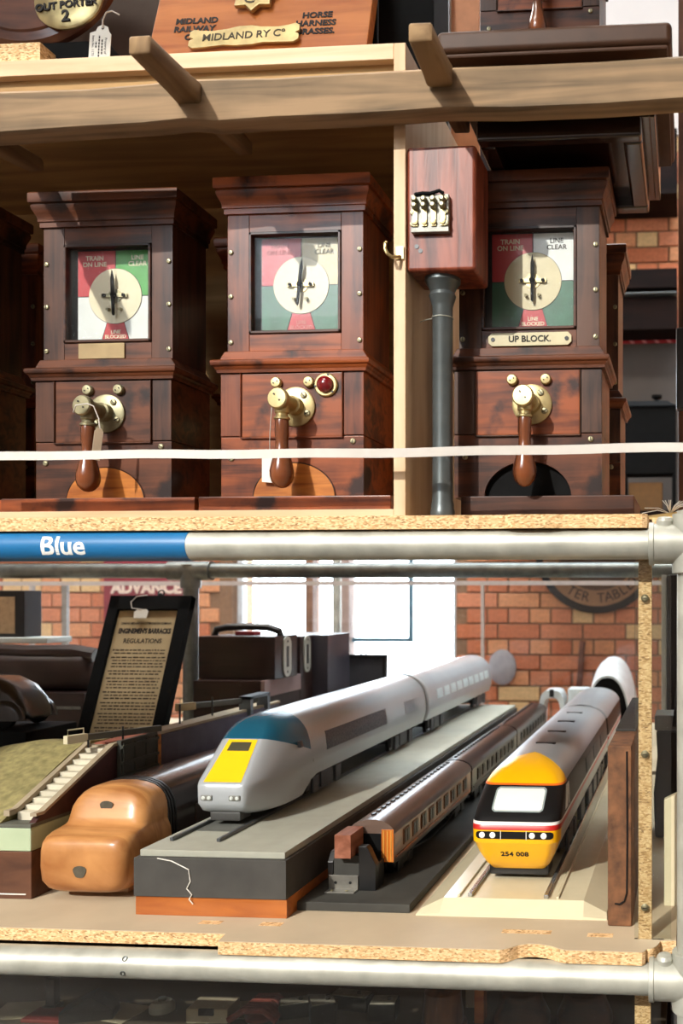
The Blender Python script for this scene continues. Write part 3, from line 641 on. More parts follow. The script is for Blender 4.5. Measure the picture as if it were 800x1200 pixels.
# plaque
pq = thing('wall_plaque', 'round dark brown wooden plaque with brass OUT PORTER badge', 'plaque', (XU(38, 1.46), 1.46, ZT+.054), (-.12, 0, 0))
M_leath = wood('brown plaque', '3c2116', '6a3d28', (6, 30, 30), .4, .3, patch=.4)
MB().lathe([(.150, 0), (.150, .008), (.143, .016), (.130, .019), (.127, .022), (.001, .022)], (0, .0, .150), (0, -1, 0), 64).build('disc', M_leath, pq)
zc = .150 + W(45, -24, 1.445).z*0
b_u = W(79, -2, 1.44)
rel = (b_u.x - pq.location.x, (b_u.z - pq.location.z))
oval = []
for i in range(32):
    a = 2*PI*i/32; oval.append((.061*math.cos(a)*(1 if abs(math.cos(a)) < .9 else .98), .056*math.sin(a)))
bb_ = MB().loft([[(x*s, y, z*s) for x, z in oval] for s, y in ((1, 0), (1, -.003), (.94, -.0055), (.5, -.008), (.02, -.0085))]).build('brass_badge', M_brass, pq, (rel[0], -.023, rel[1]), smooth=50)
bb_.rotation_euler = (0, -.09, 0)
text('OUT PORTER', .0178, M_ink, bb_, (-.001, -.0084, -.017), off=.0006, ext=.0012, sx=.98)
text('2', .028, M_ink, bb_, (-.002, -.0075, -.037), off=.0008, ext=.0014)
MB().box((-.15, -.015, -.048), (.14, .05, .003)).build('stand', M_blackm, pq, bevel=.003)
tg = thing('price_tag', 'white card tag with printing hanging on the brass badge at top left', 'tag', (W(115, 48, 1.42).x, 1.425, W(115, 48, 1.42).z), (0, .06, 0))
MB().prism([(-.021, -.030), (.021, -.030), (.021, .016), (.016, .022), (.014, .030), (.004, .034), (-.006, .030), (-.009, .022), (-.021, .018)], 'y', -.0006, .0006).build('card', M_paper, tg, smooth=0)
text('Property of\n\n\n\nItem No. 1175', .0066, M_ink, tg, (-.001, -.0008, -.006), (PI/2, PI/2, 0), ext=.0001)
b = MB()
for x, z0, z1 in ((.0045, -.022, .006), (-.0015, -.027, .014), (-.0075, -.010, .002)):
    z = z0
    while z < z1: b.box((x-.0013, -.0008, z), (x+.0013, -.0005, min(z1, z+.0045))); z += .0058
b.build('small_print', M_ink, tg, smooth=0)['kind'] = 'stuff'
tg.scale = (.86, 1, .86)
MB().lathe([(.0022, 0), (.0022, .0008)], (.004, -.0004, .027), (0, -1, 0), 12).build('eyelet', M_black, tg)
MB().tube([(.004, -.001, .027), (.006, -.004, .040), (.010, -.002, .056), (.018, .002, .062), (.030, .006, .058)], .0013, 8).build('string', M_tape, tg)
o = MB().box((0, 0, 0), (.30, .05, .034)).build('chipboard_offcut', M_chip, None, (XU(52, 1.415)-.30, 1.405, ZT), smooth=0); tag(o, 'chipboard offcut lying before the round plaque at top left', 'offcut')
gb = thing('leaning_board', 'grey brown board with white trim leaning between plaque and orange sign', 'board', (XU(140, 1.5), 1.58, ZT), (-.15, 0, 0))
MB().box((-.20, 0, 0), (.13, .01, .33)).build('board', mat('grey brown board', '55483f', .6), gb, bevel=.001)
MB().bar((.02, -.002, .30), (.068, -.002, .10), .01, .004).build('white_trim', M_white, gb, smooth=0); MB().bar((.03, -.001, .32), (.078, -.001, .12), .006, .004).build('black_trim', M_black, gb, smooth=0)

# ------------------------------------------------------------------ dark varnished cabinet, upper right
ZCB = .7055
cab = thing('varnished_cabinet', 'dark varnished cabinet with thick brown top resting across the instruments at upper right', 'cabinet', (-.195, 1.40, ZCB))
X0, X1 = -.325, -.068
def kb(a, b, name, m, **k): return MB().box((a[0]+.195, a[1]-1.40, a[2]-ZCB), (b[0]+.195, b[1]-1.40, b[2]-ZCB)).build(name, m, cab, **k)
for a, b in (((X0, 1.40, ZCB), (X1, 1.425, .737)), ((X0, 1.66, ZCB), (X1, 1.69, .737)), ((X0, 1.425, ZCB), (X0+.025, 1.66, .737)), ((X1-.03, 1.425, ZCB), (X1, 1.66, .737))):
    kb(a, b, 'base_rail', M_ebony, bevel=.005, seg=3)
kb((X0+.02, 1.42, .726), (X1-.025, 1.665, .732), 'bottom_panel', M_ebony)
kb((X0, 1.408, .737), (X1+.012, 1.70, .742), 'moulding', M_ebony, bevel=.002)
kb((X0+.01, 1.418, .742), (X1+.02, 1.72, .822), 'body', M_ebony, bevel=.002)
kb((-.378, 1.362, .822), (-.021, 1.75, .857), 'top', M_brownpaint, bevel=.009, seg=4)
kb((-.372, 1.366, .816), (-.027, 1.745, .823), 'top_moulding', M_brownpaint, bevel=.003)
i5.location = (XU(632, 1.45), 1.45, .857)

# ------------------------------------------------------------------ rack and clutter seen far back at right
M_dk = wood('very dark timber', '0c0605', '1c0e0a', (3, 20, 20), .7, spec=.1)
WY = 4.66
fr = thing('dark_shelving', 'dark timber shelving fixed high on the brick wall far back at right', 'shelving', (-.35, WY, ZF))
def fb(u0, u1, v0, v1, Y, d, name, m):
    a, b = W(u0, v1, Y), W(u1, v0, Y)
    return MB().box((a.x+.35, Y-WY, a.z-ZF), (b.x+.35, Y+d-WY, b.z-ZF)).build(name, m, fr, smooth=0)
fb(560, 793, 150, 234, WY, .30, 'fascia', M_dk); fb(560, 793, 314, 342, WY, .30, 'shelf_plank', M_dk); fb(560, 793, 342.5, 347, WY-.01, .31, 'edge_strip', mat('grey edge strip', '5e6466', .5)); fb(560, 793, 347.5, 390, WY+.02, .28, 'shelf_plank', M_dk)
fb(560, 793, 598, 606, WY-.3, .565, 'shelf_plank', M_dk)
CY = WY-.22
zs = W(700, 598, WY-.3).z
ch_ = thing('dark_chest', 'black chest with knobbed lid on the far dark shelving', 'chest', (XU(765, CY), CY, zs))
zt = W(765, 472, CY).z - zs; a = XU(741, CY)-XU(765, CY)-.05; bq_ = XU(792, CY)-XU(765, CY)
zmid = W(765, 556, CY).z - zs
MB().box((a, -.02, zmid), (bq_, .12, zt-.02)).box((a, -.02, 0), (a+.02, .12, zmid)).box((bq_-.02, -.02, 0), (bq_, .12, zmid)).build('body', M_blackm, ch_, bevel=.004)
MB().loft([[(x, y, z) for x, y in ((a, -.03), (bq_, -.03), (bq_, .13), (a, .13))] if k == 0 else [(x, y, z) for x, y in ((a+.03, 0), (bq_-.04, 0), (bq_-.04, .10), (a+.03, .10))] for k, z in ((0, zt-.02), (1, zt+.01))]).build('lid', M_blackm, ch_)
MB().lathe([(.012, 0), (.010, .015), (.026, .024), (.026, .036), (.002, .040)], (.016, .05, zt+.01), (0, 0, 1), 16).build('knob', M_blackm, ch_)
o = MB().box((0, 0, 0), (.165, .07, .14)).build('cardboard_box', mat('brown cardboard', '6a4a24', .8), None, (XU(741, CY)-.02, CY, zs+.001), bevel=.003); tag(o, 'brown box under the knobbed black chest far back', 'box')
gz1 = W(760, 403, 4.9).z
GX = XU(690, 4.9)
o = MB().box((0, 0, 0), (.56, .03, gz1-zs)).build('grey_board', mat('grey hardboard', '504a46', .85, var=.1, vscale=5), None, (GX, 4.89, zs), bevel=.003); tag(o, 'grey board standing behind the knobbed chest', 'board')
st = thing('striped_cloth', 'red and pink striped cloth laid along the top of the grey board', 'cloth', (GX, 4.885, gz1))
MB().box((0, 0, 0), (.56, .045, .052)).build('cloth', mat('red cloth', '9e2430', .8), st, bevel=.006)
for i in range(8): MB().prism([(.03+i*.066, -.0), (.05+i*.066, -.0), (.012+i*.066, .05), (-.008+i*.066, .05)], 'y', -.002, 0).build('stripe', mat('pink stripe', 'd88a90', .8), st, smooth=0)
# brown post at the right margin
pm = thing('timber_post', 'brown timber post with black iron box at the right margin', 'post', (XU(803, 2.0), 2.0, ZUT))
MB().box((XU(794.5, 2.0)-XU(803, 2.0), 0, 0), (.05, .04, 1.2)).build('timber', wood('brown post', '3a2318', '6b432c', (30, 30, 3), .5), pm, bevel=.002)
MB().box((XU(792, 1.98)-XU(803, 2.0), -.03, W(800, 480, 1.98).z-ZUT), (.03, 0, W(800, 385, 1.98).z-ZUT)).build('iron_box', M_black, pm, bevel=.004)
o = thing('straw_bundle', 'buff paper and frayed straw by the corner fitting at right', 'straw', (XU(778, 1.5), 1.49, ZUT))
MB().loft([[(-.035, -.01, 0), (.03, -.015, 0), (.045, .02, 0), (-.03, .03, 0)], [(-.03, -.006, .006), (.02, -.008, .012), (.035, .018, .010), (-.025, .026, .005)]]).build('paper', mat('buff paper', 'b89c62', .8), o, smooth=0)
b = MB()
for i in range(14):
    a = random.uniform(0, PI); b.tube([(.01, 0, .01), (.01+.02*math.cos(a), -.015, .014+.008*math.sin(a)), (.01+.045*math.cos(a), -.02, .008+.022*math.sin(a))], .0006, 4)
k = b.build('straw', M_paper, o); k['kind'] = 'stuff'

# ------------------------------------------------------------------ model trains
def zloft(levels, yb, ymids=(), nf=8, matf=None, flat=3):
    """levels: (z, halfwidth, flat front halfwidth, front y, corner length, exponent)"""
    mb = MB(); rings = []
    for z, w, wf, yf, L, n in levels:
        half = []
        for k in range(flat): half.append((wf*k/flat, yf))
        for k in range(nf+1):
            f = k/nf*PI/2; half.append((wf+(w-wf)*math.sin(f)**(2/n), yf+L*(1-max(math.cos(f), 0)**(2/n))))
        for ym in ymids: half.append((w, max(ym, half[-1][1]+.002)))
        half.append((w, yb))
        rings.append([(x, y, z) for x, y in half] + [(-x, y, z) for x, y in reversed(half[1:])])
    n = len(rings[0])
    for k in range(len(rings)-1):
        for i in range(n):
            q = [rings[k][i], rings[k][(i+1)%n], rings[k+1][(i+1)%n], rings[k+1][i]]
            mb.add(q, [(0,1,2,3)], matf(k, sum((Vector(p) for p in q), Vector())/4) if matf else 0)
    for r, k in ((rings[0], 0), (rings[-1], len(rings)-2)):
        c = Vector((0, sum(p[1] for p in r)/n, r[0][2])); 
        for i in range(n):
            a, b = r[i], r[(i+1)%n]
            # fan in strips mirrored about the centre line
        h = n//2
        for i in range(h):
            j = (n-i) % n; a, b, c_, d = r[i], r[i+1], r[(n-i-1) % n], r[j]
            q = [a, b, c_] if i == 0 else ([a, b, c_, d] if i+1 != n-i-1 else [a, b, d])
            mb.add(q, [tuple(range(len(q)))], matf(k, sum((Vector(p) for p in q), Vector())/len(q)) if matf else 0)
    return mb
def lift(mb, y0, y1, zmin):
    for p in mb.v:
        f = max(0, min(1, (p.y-y0)/(y1-y0))); f = f*f*(3-2*f)
        if p.z < zmin*f: p.z = zmin*f
    return mb
def weld_mesh(mb, name, mats, smooth=40, subdiv=False):
    bm = bmesh.new()
    for f, mi in zip(mb.f, mb.m):
        try: bm.faces.new([bm.verts.new(mb.v[i]) for i in f]).material_index = mi
        except ValueError: pass
    bmesh.ops.remove_doubles(bm, verts=bm.verts, dist=.00005); bmesh.ops.recalc_face_normals(bm, faces=bm.faces)
    me = bpy.data.meshes.new(name); bm.to_mesh(me); bm.free()
    for m in mats: me.materials.append(m)
    for p in me.polygons: p.use_smooth = True
    me.set_sharp_from_angle(angle=math.radians(smooth)); return me
def wheel(parent, x, y, z, r=.016, m=None):
    return MB().lathe([(r*1.08, 0), (r*1.08, .003), (r, .004), (r, .010), (r*.5, .011), (.001, .012)], (x, y, z), (1 if x > 0 else -1, 0, 0), 18).build('wheel', m or M_black, parent)
def bogie(parent, y, w, zt, zb, L=.16, m=None):
    m = m or mat('bogie grey', '3a3d40', .5)
    b = MB()
    for s in (-1, 1):
        b.box((min(s*w, s*(w-.010)), y-L/2, zb+.014), (max(s*w, s*(w-.010)), y+L/2, zt-.006)); b.box((min(s*(w+.004), s*w), y-.03, zb+.01), (max(s*(w+.004), s*w), y+.03, zt))
        for k in (-1, 1): b.box((min(s*(w+.006), s*w), y+k*L*.33-.015, zb+.006), (max(s*(w+.006), s*w), y+k*L*.33+.015, zt-.004))
    b.box((-w+.01, y-.03, zb+.012), (w-.01, y+.03, zt))
    o = b.build('bogie', m, parent, bevel=.0015, seg=1)
    for s in (-1, 1):
        for k in (-1, 1): wheel(o, s*(w-.022), y+k*L*.33, zb+.0155, .0155)
    return o

def painted(name, zones, rough=.3, metal=0, coat=0, inv=None):
    '''base paint plus painted zones; each zone = (colour, [(a, b, c, d), ...]) with a*|x| + b*y + c*z > d for all'''
    m, nt, b = _new(name); N, L = nt.nodes.new, nt.links.new
    tc = N('ShaderNodeTexCoord'); sp = N('ShaderNodeSeparateXYZ'); L(tc.outputs['Object'], sp.inputs[0])
    ab = N('ShaderNodeMath'); ab.operation = 'ABSOLUTE'; L(sp.outputs[0], ab.inputs[0])
    out = None; col = lin(zones[0][0])
    for c, conds in zones[1:]:
        f = None
        for k in conds:
            acc = None
            for src, w in zip((ab.outputs[0], sp.outputs[1], sp.outputs[2]), k[:3]):
                if w == 0: continue
                q = N('ShaderNodeMath'); q.operation = 'MULTIPLY_ADD'; q.inputs[1].default_value = w; L(src, q.inputs[0])
                if acc: L(acc, q.inputs[2])
                else: q.inputs[2].default_value = 0
                acc = q.outputs[0]
            g = N('ShaderNodeMath'); g.operation = 'GREATER_THAN'; g.inputs[1].default_value = k[3]; L(acc, g.inputs[0])
            if f is None: f = g.outputs[0]
            else:
                q = N('ShaderNodeMath'); q.operation = 'MULTIPLY'; L(f, q.inputs[0]); L(g.outputs[0], q.inputs[1]); f = q.outputs[0]
        mx = N('ShaderNodeMix'); mx.data_type = 'RGBA'; L(f, mx.inputs[0])
        if out: L(out, mx.inputs[6])
        else: mx.inputs[6].default_value = col
        mx.inputs[7].default_value = lin(c); out = mx.outputs[2]
    L(out, b.inputs['Base Color']); b.inputs['Roughness'].default_value = rough; b.inputs['Metallic'].default_value = metal; b.inputs['Coat Weight'].default_value = coat
    return m

# ---- advanced tilting train on its display block
XA = -.862
bs = thing('display_block', 'long grey topped display block with black sides and orange wooden foot under the silver train', 'display base', (XA, 1.49, ZLT))
hwA0, hwA1 = XU(157.5, 1.49)-XA, XU(336, 1.49)-XA
MB().box((hwA0+.002, 0, 0), (hwA1, 2.10, .032)).build('foot', wood('orange wood foot', '8f4a1c', 'b3692e', (4, 40, 40), .35, .4, patch=.4), bs, bevel=.001)
MB().box((hwA0, -.003, .032), (hwA1, 2.10, .098)).build('skirt', mat('charcoal card', '3c3a36', .75, var=.2, vscale=20), bs, bevel=.0015)
MB().box((hwA0+.006, .006, .098), (hwA1-.006, 2.095, .1095)).build('deck', mat('grey green deck', '9c9c8e', .7, var=.06), bs, bevel=.0015)
M_rail = mat('rail grey', '55585a', .35, .5)
for s in (-1, 1): MB().box((s*.0428-.0035, .060, .1095), (s*.0428+.0035, 2.09, .1155)).build('rail', M_rail, bs, bevel=.0008, seg=1)
MB().box((-.036, .13, .1095), (.036, 2.05, .1105)).build('track_bed', mat('track bed', '5d5e58', .7), bs, smooth=0)
MB().tube([(-.03, -.0045, .098), (-.005, -.0048, .094), (-.03+.055, -.0045, .080), (.028, -.0045, .060), (.022, -.005, .048), (.031, -.005, .038), (.026, -.005, .030), (.033, -.005, .022)], .0010, 6).build('loose_thread', M_paper, bs)
ZR = ZLT + .1155
apt = thing('silver_train', 'silver tilting express power car with yellow nose panel and blue band', 'model train', (XA, 1.64, ZR), group='model trains on the lower shelf')
M_silver = mat('silver paint', 'b6bcc0', .2, .15, var=.05, vscale=8); M_blue = mat('rail blue', '12546e', .35, var=.05); M_yel = mat('warning yellow', 'f0c010', .4, var=.03)
M_nose = mat('pale grey nose', 'b5b6ad', .3, .25, var=.04)
zA = lambda v, y: (-(v-698)/FPX*(y/.963)) - ZR
LV = [(.015, .048, .030, .035, .10, 1.8), (.024, .064, .036, .012, .13, 1.8), (.040, .072, .041, .000, .17, 1.7), (.072, .080, .041, .000, .20, 1.7), (.078, .0815, .041, .004, .205, 1.7),
      (.100, .0820, .0385, .032, .19, 1.7), (.125, .079, .036, .062, .17, 1.7), (.146, .0725, .034, .088, .145, 1.8), (.158, .065, .032, .102, .12, 1.8), (.170, .054, .026, .122, .09, 1.9), (.179, .040, .020, .143, .08, 2), (.186, .022, .011, .172, .07, 2), (.188, .008, .004, .205, .05, 2)]
link('body', weld_mesh(lift(zloft([(z, w if z > .03 else .072, *q) for z, w, *q in LV], 1.06, (.10, .14, .16, .18, .20, .215, .24, .27, .4), nf=12), .15, .27, .046), 'body', [painted('silver train paint', [('a8adb0', []), ('15566f', [(0, .32, 1, .176), (0, -1, 0, -.218)])], .26, .15)], 60), apt)
# raked yellow panel on the nose
def facept(x, z):   # point on nose front at local z
    for a, b in zip(LV, LV[1:]):
        if a[0] <= z <= b[0]:
            f = (z-a[0])/(b[0]-a[0]); return Vector((x, a[3]+(b[3]-a[3])*f - .0012, z))
pts_ = [(z, .036 - (z-.08)*.11) for z in (.0795, .100, .125, .146)]
b = MB(); b.loft([[facept(w, z), facept(-w, z), facept(-w, z)+Vector((0,.004,0)), facept(w, z)+Vector((0,.004,0))] for z, w in pts_]).build('nose_panel', M_yel, apt, smooth=20)
b = MB(); b.loft([[facept(w, z)+Vector((0,-.001,0)), facept(-w, z)+Vector((0,-.001,0)), facept(-w, z)+Vector((0,.002,0)), facept(w, z)+Vector((0,.002,0))] for z, w in ((.128, .0215), (.142, .020))]).build('cab_window', mat('dark cab glass', '4a4838', .15), apt, smooth=20)
for s in (-1, 1):
    o = MB().box((s*.027-.011, -.003, .046), (s*.027+.011, .004, .056)).build('headlamp', mat('lamp recess', '6a6a62', .4), apt, bevel=.002)
    for d in (-1, 1): MB().lathe([(.0038, 0), (.003, .001), (.0002, .0014)], (s*.027+d*.0055, -.003, .051), (0, -1, 0), 12).build('lens', M_white, o)
MB().box((-.03, .016, .004), (.03, .06, .022)).build('coupler_fairing', mat('underframe dark', '3a3a38', .5), apt, bevel=.004)
# side grille and panels follow the tilted side
def side_panel(parent, y0, y1, z0, z1, m, name, sgn=1, wz=None, e=.0012):
    def wat(z):
        for a, b in zip(LV, LV[1:]):
            if a[0] <= z <= b[0]: return a[1]+(b[1]-a[1])*(z-a[0])/(b[0]-a[0])
    b = MB()
    b.loft([[(sgn*(wat(z)+e), y0, z), (sgn*(wat(z)+e), y1, z), (sgn*(wat(z)-.004), y1, z), (sgn*(wat(z)-.004), y0, z)] for z in (z0, (z0+z1)/2, z1)])
    return b.build(name, m, parent, smooth=0)
M_mesh = mat('grey mesh', '55585c', .5, .4, var=.5, vscale=260)
for s in (1, -1):
    side_panel(apt, .30, .70, .092, .132, M_mesh, 'grille', s); side_panel(apt, .86, .96, .098, .13, mat('grey access panel', '7d8287', .4, .3), 'access_panel', s)
    side_panel(apt, .165, .178, .118, .130, M_black, 'cab_side_window', s, e=.002)
    side_panel(apt, .228, .2305, .03, .13, mat('panel line', '70726f', .5), 'door_line', s, e=.0006)
for s in (-1, 1):
    b = MB(); rr = []
    for f, r in ((0, .001), (.012, .007), (.03, .0095), (.5, .0095), (.56, .0095), (.58, .002)):
        rr.append([(s*.034 + r*math.cos(a), .25+f, .168 + max(0, r*1.1*math.sin(a))) for a in [PI*i/8 for i in range(9)]] + [(s*.034, .25+f, .160)])
    o = b.loft(rr).build('roof_duct', mat('grey duct', '8c9091', .3, .4), apt)
    for k in range(5): MB().lathe([(.004, 0), (.003, .003)], (s*.034, .33+k*.10, .178), (0, 0, 1), 10).build('bolt', M_black, o)
MB().loft([[(w_*math.cos(a), 1.06+dy, .10+h_*math.sin(a)) for a in [2*PI*i/28 for i in range(28)]] for w_, h_, dy in ((.076, .086, -.002), (.076, .086, .03))]).build('gangway', M_black, apt)
bogie(apt, .33, .066, .047, 0, .19); bogie(apt, .88, .066, .047, 0, .19)
c2 = thing('silver_coach', 'silver express coach with a row of pale windows behind the tilting power car', 'model train', (XA, 2.735, ZR), group='model trains on the lower shelf')
LV2 = [(z, w, w*.8, 0, .02, 4) for z, w, *_ in LV]
link('body', weld_mesh(lift(zloft([(z, w if z > .03 else .072, *q) for z, w, *q in LV2], .90, nf=4), -1, -.9, .046), 'body', [M_silver], 60), c2)
for s in (1, -1):
    for k in range(9): side_panel(c2, .10+k*.085, .163+k*.085, .103, .132, mat('pale blue panes', 'cfe3e6', .2), 'window', s)
bogie(c2, .13, .066, .047, 0, .17); bogie(c2, .76, .066, .047, 0, .17)

# ---- yellow nosed high speed train
XH = -.305
hb_ = thing('display_plinth', 'cream sloping track base with polished rails under the yellow nosed train', 'display base', (XH, 1.522, ZLT))
wl, wr = XU(487, 1.522)-XH, XU(711, 1.522)-XH
M_crm = mat('cream gloss', 'd3c8a8', .25, coat=.3, var=.03)
prof = [(wl, 0), (wr, 0), (wr, .004), (wr-.038, .024), (.052, .024), (.052, .020), (.060, .020), (.060, .024)]
prof = [(wl, 0), (wr, 0), (wr, .004), (wr-.040, .0235), (wl+.040, .0235), (wl, .004)]
MB().loft([[(x, .0, z*.2 if z > .005 else z*.6) for x, z in prof], [(x*.985, .026, z) for x, z in prof], [(x*.985, 1.66, z) for x, z in prof]]).build('bed', M_crm, hb_, smooth=20)
for s in (-1, 1):
    MB().box((s*.066-.004, .030, .0235), (s*.066+.004, 1.65, .030)).build('rail', mat('polished rail', 'b0b4b2', .15, .8), hb_, bevel=.001, seg=1)
    MB().box((s*.086-.0025, .030, .0235), (s*.086+.0025, 1.65, .0275)).build('guard_strip', M_crm, hb_, bevel=.0008, seg=1)
ZH = ZLT + .030
hst = thing('yellow_nosed_train', 'high speed power car with yellow nose, black windscreen band and red stripe', 'model train', (XH, 1.61, ZH), group='model trains on the lower shelf')
zz = lambda z: z - ZH
M_hroof = mat('grey roof', '969b9e', .28, .1, var=.06); M_hblk = mat('black gloss', '121213', .4); M_hblk.node_tree.nodes['Principled BSDF'].inputs['Specular IOR Level'].default_value = .25; M_hred = mat('signal red', 'b3201c', .35); M_hwht = mat('white stripe', 'd9d6cf', .35)
M_hyel = mat('rail yellow', 'f2b408', .35, coat=.2, var=.03); M_org = mat('orange line', 'd8641a', .4); M_hgry = mat('lower side grey', 'a2a6a8', .35, .1)
HL = [(zz(-.497), .052, .038, .040, .030, 2.6), (zz(-.484), .060, .044, .024, .034, 2.6), (zz(-.462), .070, .050, .010, .036, 2.8), (zz(-.442), .0770, .052, .001, .036, 2.8), (zz(-.4405), .0790, .053, .0, .036, 2.8), (zz(-.4195), .0800, .054, .001, .036, 2.8),
      (zz(-.4185), .0805, .054, .001, .036, 2.8), (zz(-.4095), .0807, .054, .004, .036, 2.8), (zz(-.4045), .0806, .054, .007, .037, 2.8), (zz(-.380), .0790, .052, .044, .040, 2.8), (zz(-.3555), .0765, .050, .088, .042, 2.8), (zz(-.3525), .0755, .049, .092, .044, 2.6),
      (zz(-.343), .0705, .044, .106, .05, 2.4), (zz(-.333), .061, .036, .126, .055, 2.2), (zz(-.325), .048, .027, .150, .06, 2), (zz(-.320), .034, .018, .172, .06, 2), (zz(-.317), .018, .009, .20, .05, 2), (zz(-.3162), .006, .003, .23, .04, 2)]
def mH(k, c):
    fr_ = c.y < HL[k][3]+.034
    if k <= 5: return 0 if fr_ else 5
    if k == 6: return 1
    if k == 7: return 2
    if k in (8, 9): return 3
    if k == 10: return 4 if c.y < .145 else 3
    return 6
link('body', weld_mesh(lift(zloft(HL, 1.0, (.08, .10, .12, .16, .20, .25, .30), matf=mH, nf=10), .06, .13, .045), 'body', [M_hyel, M_hred, M_hwht, M_hblk, M_org, M_hgry, painted('cab roof paint', [('969b9e', []), ('f2b408', [(-1.15, -1, 0, -.225)])], .3, .15)], 50), hst)
def hface(x, z, e=.0008):
    for a, b in zip(HL, HL[1:]):
        if a[0] <= z <= b[0]:
            f = (z-a[0])/(b[0]-a[0]); g = lambda i: a[i]+(b[i]-a[i])*f
            w, wf, yf, L, n = g(1), g(2), g(3), g(4), g(5)
            ax = abs(x)
            if ax <= wf: y = yf
            else:
                s = min(1, (ax-wf)/(w-wf)); y = yf + L*(1-(1-s**n)**(1/n))
            return Vector((x, y-e, z))
def hpatch(xa, xb, za, zb_, m, name, parent, e=.0008, rnd=0, nx=8, nz=4):
    mb = MB(); rows = []
    for j in range(nz+1):
        z = za+(zb_-za)*j/nz; d = 0
        if rnd:
            t = min(z-za, zb_-z); d = rnd-math.sqrt(max(0, rnd**2-(rnd-min(t, rnd))**2))
        rows.append([hface(xa+d+(xb-xa-2*d)*i/nx, z, e) for i in range(nx+1)])
    vs = [p for r in rows for p in r]; o_ = Vector((0, .0035, 0)); n = len(vs)
    vs2 = vs + [p+o_ for p in vs]; fs = []
    for j in range(nz):
        for i in range(nx):
            a = j*(nx+1)+i; fs.append((a, a+1, a+nx+2, a+nx+1)); 
    rim = [i for i in range(nx+1)] + [j*(nx+1)+nx for j in range(1, nz+1)] + [nz*(nx+1)+i for i in range(nx-1, -1, -1)] + [j*(nx+1) for j in range(nz-1, 0, -1)]
    for i in range(len(rim)): a, b = rim[i], rim[(i+1) % len(rim)]; fs.append((a, b, b+n, a+n))
    return mb.add(vs2, fs).build(name, m, parent, smooth=30)
ws = hpatch(-.0475, .0475, zz(-.3915), zz(-.3575), mat('windscreen rubber', '8c9a98', .4), 'windscreen_seal', hst, .0010, .006, nz=12)
hpatch(-.0445, .0445, zz(-.3893), zz(-.3597), mat('white windscreen', 'e4e6df', .3, var=.02), 'windscreen', ws, .0018, .004, nz=12)
lb = hpatch(-.070, .070, zz(-.4335), zz(-.4205), M_hblk, 'lamp_band', hst, .0008, .0055, nx=20, nz=8)
for x in (-.058, -.039, .032, .053):
    p = hface(x, zz(-.427), .0012); MB().lathe([(.0053, -.002), (.0053, .0006), (.0035, .0015), (.0002, .0018)], p, (0, -1, 0), 18).build('headlamp', mat('lamp white', 'eceae4', .25), lb)
for x in (-.0245, .0215): hpatch(x-.0006, x+.0006, zz(-.4345), zz(-.4195), M_hwht, 'divider', lb, .0014, nx=1)
p = hface(0, zz(-.4655), .001)
nt_ = text('254 008', .0138, M_ink, hst, (p.x-.001, p.y-.0006, p.z+.002), (PI/2+.50, 0, 0), off=.0003, sx=1.12, name='unit_number')
for s in (1, -1):
    b = MB()
    def hw_at(z):
        for a, bq in zip(HL, HL[1:]):
            if a[0] <= z <= bq[0]: return a[1]+(bq[1]-a[1])*(z-a[0])/(bq[0]-a[0])
    def hs(y0, y1, z0, z1, m, name, dy=0, e=.001):
        mb = MB(); mb.loft([[(s*(hw_at(z)+e), y0+k*dy, z), (s*(hw_at(z)+e), y1+k*dy, z), (s*(hw_at(z)-.004), y1+k*dy, z), (s*(hw_at(z)-.004), y0+k*dy, z)] for k, z in ((0, z0), (.5, (z0+z1)/2), (1, z1))])
        return mb.build(name, m, hst, smooth=0)
    hs(.085, .118, zz(-.399), zz(-.360), mat('cab side pane', 'c8ccc8', .3), 'cab_side_window', .035)
    hs(.140, .146, zz(-.399), zz(-.360), mat('cab side pane', 'c8ccc8', .3), 'door_handrail', .012)
    for y in (.45, .62, .80): hs(y, y+.10, zz(-.400), zz(-.368), mat('side grille dark', '24262a', .5), 'side_grille')
for y in (.33, .50, .67, .84):
    MB().loft([[(x, y+dy, z_) for x, dy in ((-.02, 0), (.02, 0), (.022, .012), (-.022, .012))] for z_ in (zz(-.322), zz(-.3145))]).build('roof_vent', M_black, hst, (.004, 0, 0), bevel=.001, seg=1)
MB().box((-.055, .045, .0015), (.055, .10, .022)).build('snow_plough', M_black, hst, bevel=.004)
for k, y in enumerate((.44, .60, .72)): 
    for s in (-1, 1): MB().box((min(s*.060, s*.07), y, .006), (max(s*.060, s*.07), y+.07, .045)).build('underframe_box', mat('equipment grey', '4a4d50', .5), hst, bevel=.002)
bogie(hst, .26, .066, .046, 0, .17); bogie(hst, .88, .066, .046, 0, .15)
MB().loft([[(s_*w_, 1.0+dy, z_) for s_, w_, z_ in ((-1, .068, .02), (1, .068, .02), (1, .068, .125), (1, .05, .165), (1, .015, .184), (-1, .015, .184), (-1, .05, .165), (-1, .068, .125))] for dy in (-.002, .028)]).build('gangway', M_black, hst)
hc2 = thing('grey_coach', 'grey roofed coach coupled behind the yellow nosed power car', 'model train', (XH, 2.642, ZH), group='model trains on the lower shelf')
HL2 = [(z, w, w*.7, 0, .015, 4) for z, w, *_ in HL]
link('body', weld_mesh(lift(zloft(HL2, .50, matf=lambda k, c: 1 if k == 6 else 2 if k == 7 else 3 if k in (8, 9) else 5 if k < 6 else 6, nf=4), -1, -.9, .045), 'body', [M_hyel, M_hred, M_hwht, M_hblk, M_org, M_hgry, M_hroof], 50), hc2)
bogie(hc2, .12, .066, .046, 0, .14); bogie(hc2, .40, .066, .046, 0, .14)

